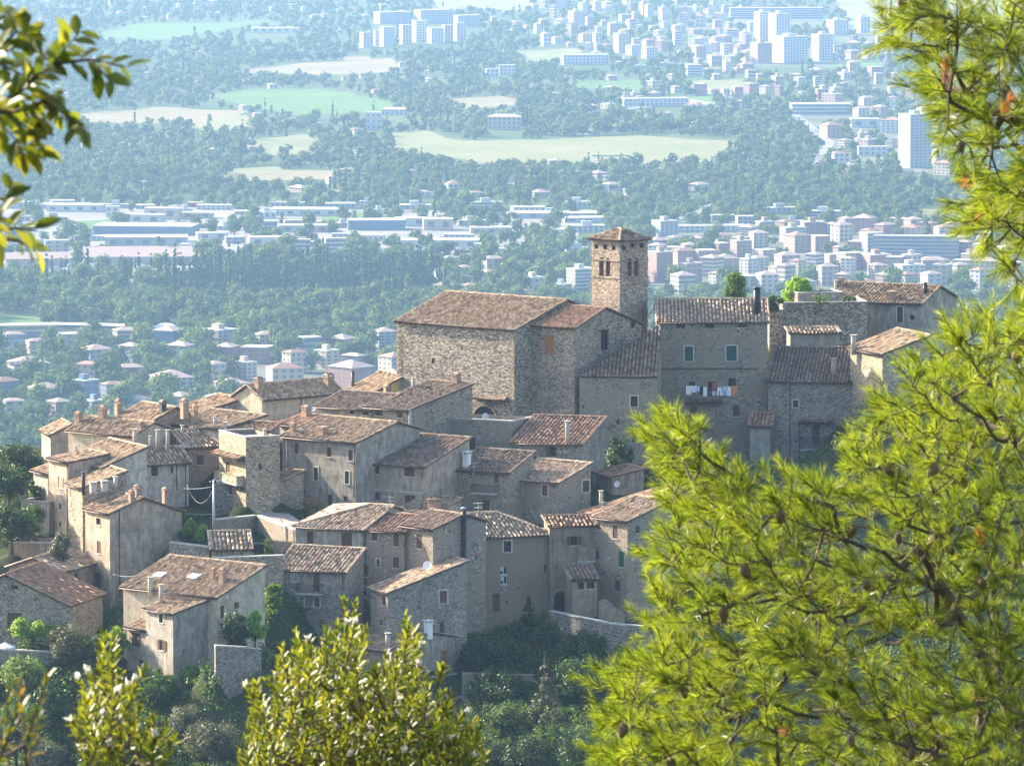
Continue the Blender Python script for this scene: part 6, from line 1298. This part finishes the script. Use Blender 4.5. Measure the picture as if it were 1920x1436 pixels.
def pine(label, poly, chain, n, ymin, ymax, space, lean, seed, ncones, ndry, r0=.0042, per=105, nl=.085):
    tips = in_poly_pts(poly, n, ymin, ymax, space, seed)
    if n > 500: tips += in_poly_pts([(1215, 800), (1262, 775), (1300, 812), (1370, 870), (1430, 925), (1400, 1000), (1270, 960), (1232, 870)], 46, ymin + 1, ymax - .4, .06, seed + 50)
    N, par, w = grow(chain, tips)
    base = N[0]; o = tag(empty('pine_tree', base), label, 'pine'); r = random.Random(seed)
    k = len(chain); B, D, Ls = [], [], []; dry = []
    for i in range(k, len(N)):
        a = (N[i] - N[par[i]]).normalized(); d = (a * .55 + Vector(lean) + Vector((r.gauss(0, .28), r.gauss(0, .28), r.gauss(0, .22)))).normalized(); L = r.uniform(.07, .15)
        B.append(N[i]); D.append(d); Ls.append(L)
        if w[i] < 9:                                            # side shoots
            for _ in range(r.choice((1, 2, 2, 3))):
                f = r.uniform(.35, .9); q = N[par[i]].lerp(N[i], f); dd = (a * .5 + Vector(lean) * .8 + Vector((r.gauss(0, .5), r.gauss(0, .5), r.gauss(0, .4)))).normalized(); B.append(q); D.append(dd); Ls.append(r.uniform(.05, .11))
    B = np.array([tuple(x - base) for x in B]); D = np.array([tuple(x) for x in D]); Ls = np.array(Ls); m = len(B)
    isdry = np.zeros(m, bool); isdry[r.sample(range(m), min(ndry, m))] = True
    V, F_ = needles(B[~isdry], D[~isdry], Ls[~isdry], per, nl, .0016); link('crown', np_mesh('crown', V, F_, M['needle']), o)
    if ndry:
        for ii in np.nonzero(isdry)[0]:
            V, F_ = needles(B[ii:ii + 1], D[ii:ii + 1], Ls[ii:ii + 1], 70, nl * .8, .0026); tag(link('dry_shoot', np_mesh('dry_shoot', V, F_, M['needle_dry']), o), 'rusty orange dry shoot')
    mb = skeleton_mesh([x - base for x in N], par, w, r0)
    for b, d, L in zip(B, D, Ls): mb.tube([Vector(b), Vector(b) + Vector(d) * L], .004, .002, 4, cap=False)
    mb.build('branch', M['bark'], o, weld=False)
    tr = MB(); g = hz(base.x, base.y) - .3; tr.tube([(0, 0, g - base.z), (.03, .02, (g - base.z) * .5), (0, 0, 0)], .10, .055, 9); tr.build('trunk', M['bark'], o)
    # cones hang from thin wood
    cand = [i for i in range(k, len(N)) if w[i] < 14]; r.shuffle(cand)
    cm = MB(); prof = [(.004, 0), (.012, -.006), (.021, -.020), (.0235, -.034), (.020, -.052), (.013, -.068), (.005, -.080), (.001, -.084)]
    n_ = 14; rings = []
    for a_, (rr, z) in enumerate(prof):
        rings.append([Vector((rr * (1 + .16 * ((j + a_) % 2)) * math.cos(6.283 * j / n_), rr * (1 + .16 * ((j + a_) % 2)) * math.sin(6.283 * j / n_), z)) for j in range(n_)])
    for A_, B_ in zip(rings, rings[1:]):
        for j in range(n_): cm.face([A_[j], B_[j], B_[(j + 1) % n_], A_[(j + 1) % n_]])
    first = None
    for i in cand[:ncones]:
        p = N[i].lerp(N[par[i]], r.uniform(.05, .5)) - base + Vector((0, -.02, -.006))
        if first is None: first = cm.build('pine_cone', M['cone'], o); c = first
        else: c = first.copy(); C.objects.link(c); c.parent = o
        c.location = p; c.rotation_euler = (r.uniform(-.6, .6), r.uniform(-.6, .6), r.uniform(0, 6)); s = r.uniform(.7, 1.05); c.scale = (s, s, s)
    return o
LOW = [(1222, 800), (1262, 775), (1300, 815), (1330, 835), (1365, 870), (1415, 915), (1475, 905), (1530, 895), (1590, 890), (1632, 800), (1652, 715), (1705, 700), (1760, 650), (1830, 600), (1960, 560), (1960, 1480), (1120, 1480), (1130, 1420), (1115, 1375), (1130, 1320), (1115, 1265), (1155, 1235), (1185, 1210), (1175, 1160), (1225, 1120), (1215, 1055), (1232, 1015), (1262, 965), (1250, 920), (1232, 870)]
UP = [(1655, -40), (1668, 60), (1712, 150), (1760, 220), (1800, 285), (1815, 380), (1825, 450), (1880, 480), (1905, 560), (1960, 610), (1990, 300), (1990, -40)]
pine('big sunlit pine with hanging cones filling the lower right of the view', LOW, [at(2080, 2000, 31), at(2040, 1700, 31), at(1960, 1480, 30.9), at(1880, 1290, 30.8), at(1860, 1080, 30.8), at(1880, 880, 30.8)], 950, 28.2, 31.6, .083, (-.30, -.12, .50), 3, 44, 9, r0=.0024, per=80, nl=.074)
pine('second pine reaching long boughs in from the upper right edge', UP, [at(2250, 700, 27.6), at(2200, 420, 27.6), at(2080, 290, 27.6), at(1960, 240, 27.5), at(1880, 215, 27.5), at(1810, 170, 27.5)], 200, 26.6, 28.6, .09, (-.42, -.1, .12), 8, 14, 6, r0=.0032, per=80)
def leaf_shapes(B, D, U, L, wd):
    """two-quad folded leaves: base B, along D, up U"""
    S = np.cross(D, U); S /= np.linalg.norm(S, axis=1, keepdims=True) + 1e-9; U2 = np.cross(S, D); L = L[:, None]; n = len(B); f = U2 * L * .07
    V = np.stack([B, B + D * L * .35 + S * L * wd + f, B + D * L * .72 + S * L * wd * .75 + f, B + D * L - U2 * L * .06, B + D * L * .72 - S * L * wd * .75 + f, B + D * L * .35 - S * L * wd + f], 1).reshape(-1, 3)
    i = np.arange(n)[:, None] * 6; F_ = np.stack([i + np.array([[0, 1, 2, 3]]), i + np.array([[0, 3, 4, 5]])], 1).reshape(-1, 4)
    return V, F_
def evergreen(label, poly, root, n, ymin, ymax, space, seed, leafL=.055, pale=.22, lean=(0, 0, 1), mat='leaf_oak', per=20, name='evergreen_shrub', extra=()):
    r = random.Random(seed); tips = in_poly_pts(poly, n, ymin, ymax, space, seed) + [at(*e) for e in extra]; N, par, w = grow(root, tips, .25); base = N[0]; o = tag(empty(name, base), label, 'shrub'); k = len(root)
    B, D, U, L = [], [], [], []; pb, pd, pu, pl = [], [], [], []; st = MB()
    for i in range(k, len(N)):
        a = (N[i] - N[par[i]]).normalized(); d = (a * .35 + Vector(lean) + Vector((r.gauss(0, .22), r.gauss(0, .22), 0))).normalized(); sl = r.uniform(.10, .17); q = N[i] - base; st.tube([q, q + d * sl], .0035, .002, 4, cap=False)
        ph = r.uniform(0, 6)
        for j in range(per):
            t = (j + .5) / per; an = ph + j * 2.4; x = d.orthogonal().normalized(); y = d.cross(x); rd = x * math.cos(an) + y * math.sin(an); op = 1.15 - .75 * t + r.gauss(0, .12)
            ld = d * math.cos(op) + rd * math.sin(op); B.append(q + d * sl * t); D.append(ld); U.append(d); L.append(leafL * r.uniform(.55, 1.2) * (1 - .3 * t))
        if r.random() < pale:  # pale tip leaves stand for sun glints as well as buds
            for j in range(6):
                an = ph + j * 2.4; ld = (d * 1.0 + (x * math.cos(an) + y * math.sin(an)) * .35).normalized(); pb.append(q + d * sl); pd.append(ld); pu.append(d); pl.append(leafL * r.uniform(.4, .75))
    A = lambda z: np.array([tuple(v) for v in z]); V, F_ = leaf_shapes(A(B), A(D), A(U), np.array(L), .20); link('crown', np_mesh('crown', V, F_, M[mat]), o)
    if pb: V, F_ = leaf_shapes(A(pb), A(pd), A(pu), np.array(pl), .26); link('blossom', np_mesh('blossom', V, F_, M['glint_bud']), o)
    mb = skeleton_mesh([x - base for x in N], par, w, .0018, mb=st); mb.build('branch', M['bark'], o, weld=False)
    tr = MB(); g = hz(base.x, base.y) - .2; tr.tube([(0, 0, g - base.z), (0, 0, 0)], .05, .03, 7); tr.build('trunk', M['bark'], o)
    return o
SHR = [(455, 1480), (470, 1380), (500, 1320), (560, 1255), (600, 1265), (635, 1210), (664, 1195), (690, 1285), (735, 1310), (752, 1235), (772, 1225), (776, 1315), (800, 1330), (828, 1370), (855, 1410), (885, 1415), (900, 1480)]
evergreen('glossy evergreen shrub with white glints and buds at the bottom centre', SHR, [at(660, 1800, 24), at(660, 1600, 24), at(665, 1480, 24), at(665, 1380, 24), at(668, 1290, 24)], 330, 23.0, 25.0, .055, 4, extra=((660, 1195, 24), (765, 1210, 24), (575, 1245, 24), (820, 1290, 23.8)))
SH2 = [(150, 1480), (160, 1420), (150, 1390), (190, 1330), (196, 1275), (206, 1270), (226, 1310), (240, 1370), (280, 1385), (300, 1430), (300, 1480)]
evergreen('thin yellow green evergreen shoots at the bottom left', SH2, [at(215, 1800, 20), at(215, 1600, 20), at(212, 1450, 20), at(205, 1340, 20)], 60, 19.6, 20.5, .055, 9, pale=.35, per=17)
leafmat('leaf_autumn', [(.045, .085, .012), (.10, .12, .015), (.22, .13, .02)], .4, .4, .4, (1.5, 1.3, .7), 4)
evergreen('blurred orange tipped twigs in the bottom left corner', [(-40, 1480), (-30, 1400), (20, 1380), (60, 1385), (80, 1430), (90, 1480)], [at(20, 1800, 13), at(20, 1600, 13), at(25, 1470, 13)], 9, 12.7, 13.2, .06, 12, leafL=.036, pale=.0, mat='leaf_autumn', per=12, name='leafy_shrub')
def leafy_bough():
    Y = 12.2; base = at(-420, 900, Y); o = tag(empty('broadleaf_sapling', base), 'out of focus leafy bough hanging in from the upper left edge', 'tree'); r = random.Random(3)
    tw = [[(-300, 260), (-60, 205), (30, 178), (100, 120), (150, 60)], [(100, 120), (170, 112), (235, 126)], [(170, 112), (205, 150)], [(-300, 120), (-60, 62), (10, 30), (50, 24)], [(-60, 205), (20, 212), (80, 190), (112, 172)], [(20, 212), (58, 245), (78, 285)], [(80, 190), (125, 215), (158, 245)], [(-60, 205), (10, 270), (55, 285)],
          [(-200, 420), (-60, 440), (0, 405), (20, 350)], [(-60, 440), (25, 428), (62, 430)], [(-60, 440), (35, 452), (66, 468)], [(-60, 62), (-20, 110), (45, 82), (72, 66)], [(-20, 110), (25, 132), (58, 150)], [(30, 178), (70, 140), (90, 90)], [(-60, 205), (0, 230), (40, 275)], [(-20, 110), (30, 60), (60, 70)], [(30, 178), (60, 215), (70, 235)]]
    B, D, U, L = [], [], [], []; mb = MB()
    for t in tw:
        P = [at(u, v, Y + r.uniform(-.12, .12)) - base for u, v in t]; mb.tube(P, .006 if len(t) > 3 else .004, .002, 5, cap=False)
        ln = sum((b - a).length for a, b in zip(P, P[1:])); n = max(4, int(ln / .017)); 
        for j in range(n + 1):
            s = j / n * (len(P) - 1); i = min(int(s), len(P) - 2); q = P[i].lerp(P[i + 1], s - i); d = (P[i + 1] - P[i]).normalized()
            if q.x + base.x < at(-40, 0, Y).x: continue
            side = 1 if j % 2 else -1; per_ = Vector((-d.z, 0, d.x)) * side; ld = (d * .75 + per_ * .7 + Vector((0, r.gauss(0, .4), -.25)) + Vector((r.gauss(0, .15), 0, r.gauss(0, .2)))).normalized()
            B.append(q); D.append(ld); U.append(Vector((r.gauss(0, .5), -.5, .8)).normalized()); L.append(r.uniform(.042, .066))
    A = lambda z: np.array([tuple(v) for v in z]); V, F_ = leaf_shapes(A(B), A(D), A(U), np.array(L), .23); link('crown', np_mesh('crown', V, F_, M['leaf_oak']), o); mb.build('branch', M['bark'], o, weld=False)
    tr = MB(); g = hz(base.x, base.y) - .2; top = at(-300, 100, Y) - base; tr.tube([(0, 0, g - base.z), (0, 0, 0), top], .05, .015, 8)
    for t in ((-300, 260), (-300, 120), (-200, 420)): tr.tube([at(-390, t[1] + 120, Y) - base, at(*t, Y) - base], .014, .007, 6)
    tr.build('trunk', M['bark'], o)
leafy_bough()
# ------------------------------------------------------------------ the air
t = NT('air'); pv = t.n('ShaderNodeVolumePrincipled'); pv.inputs['Color'].default_value = (.36, .61, 1.0, 1); pv.inputs['Density'].default_value = .000044; pv.inputs['Anisotropy'].default_value = .35
t.l(pv.outputs[0], t.out.inputs['Volume']); M['air'] = t.mat
q = MB(); q.box(-9800, 9800, -400, 15600, -32, 345); tag(q.build('haze', M['air']), 'pale blue haze filling the air over the plain', kind='stuff')
EXPO = 1.9
# ------------------------------------------------------------------ light, sky, camera
SUN_AZ = Vector((-.84, .54, 0)).normalized(); SUN_EL = R(25)
sd = Vector((SUN_AZ.x * math.cos(SUN_EL), SUN_AZ.y * math.cos(SUN_EL), math.sin(SUN_EL)))
L = bpy.data.lights.new('sun', 'SUN'); L.energy = 5.0; L.angle = R(.53); L.color = (1, .87, .70)
so = bpy.data.objects.new('sun', L); C.objects.link(so); so.rotation_euler = sd.to_track_quat('Z', 'Y').to_euler(); so.location = (-200, 100, 600)
w = bpy.data.worlds.new('World'); bpy.context.scene.world = w; w.use_nodes = True; nt = w.node_tree; nt.nodes.clear()
sky = nt.nodes.new('ShaderNodeTexSky'); sky.sky_type = 'NISHITA'; sky.sun_disc = False; sky.sun_elevation = SUN_EL; sky.sun_rotation = math.atan2(sd.x, sd.y)
sky.air_density = 1.0; sky.dust_density = 2.0; sky.ozone_density = .6
bg = nt.nodes.new('ShaderNodeBackground'); bg.inputs[1].default_value = .13; out = nt.nodes.new('ShaderNodeOutputWorld')
nt.links.new(sky.outputs[0], bg.inputs[0]); nt.links.new(bg.outputs[0], out.inputs[0])
cd = bpy.data.cameras.new('camera'); cam = bpy.data.objects.new('camera', cd); C.objects.link(cam)
cam.location = CAM; cam.rotation_euler = (math.pi / 2 - PITCH, 0, 0)
cd.sensor_fit = 'HORIZONTAL'; cd.sensor_width = 36; cd.lens = 36 * FPX / 1920; cd.clip_start = 1; cd.clip_end = 40000
cd.dof.use_dof = True; cd.dof.focus_distance = 736; cd.dof.aperture_fstop = 30
sc = bpy.context.scene; sc.camera = cam
sc.view_settings.view_transform = 'Standard'; sc.view_settings.look = 'None'; sc.view_settings.gamma = 1; sc.view_settings.use_curve_mapping = False
sc.view_settings.exposure = EXPO
cy = sc.cycles; cy.max_bounces = 6; cy.diffuse_bounces = 3; cy.glossy_bounces = 2; cy.transmission_bounces = 4; cy.volume_bounces = 1; cy.transparent_max_bounces = 6
cy.caustics_reflective = False; cy.caustics_refractive = False; cy.sample_clamp_indirect = 6
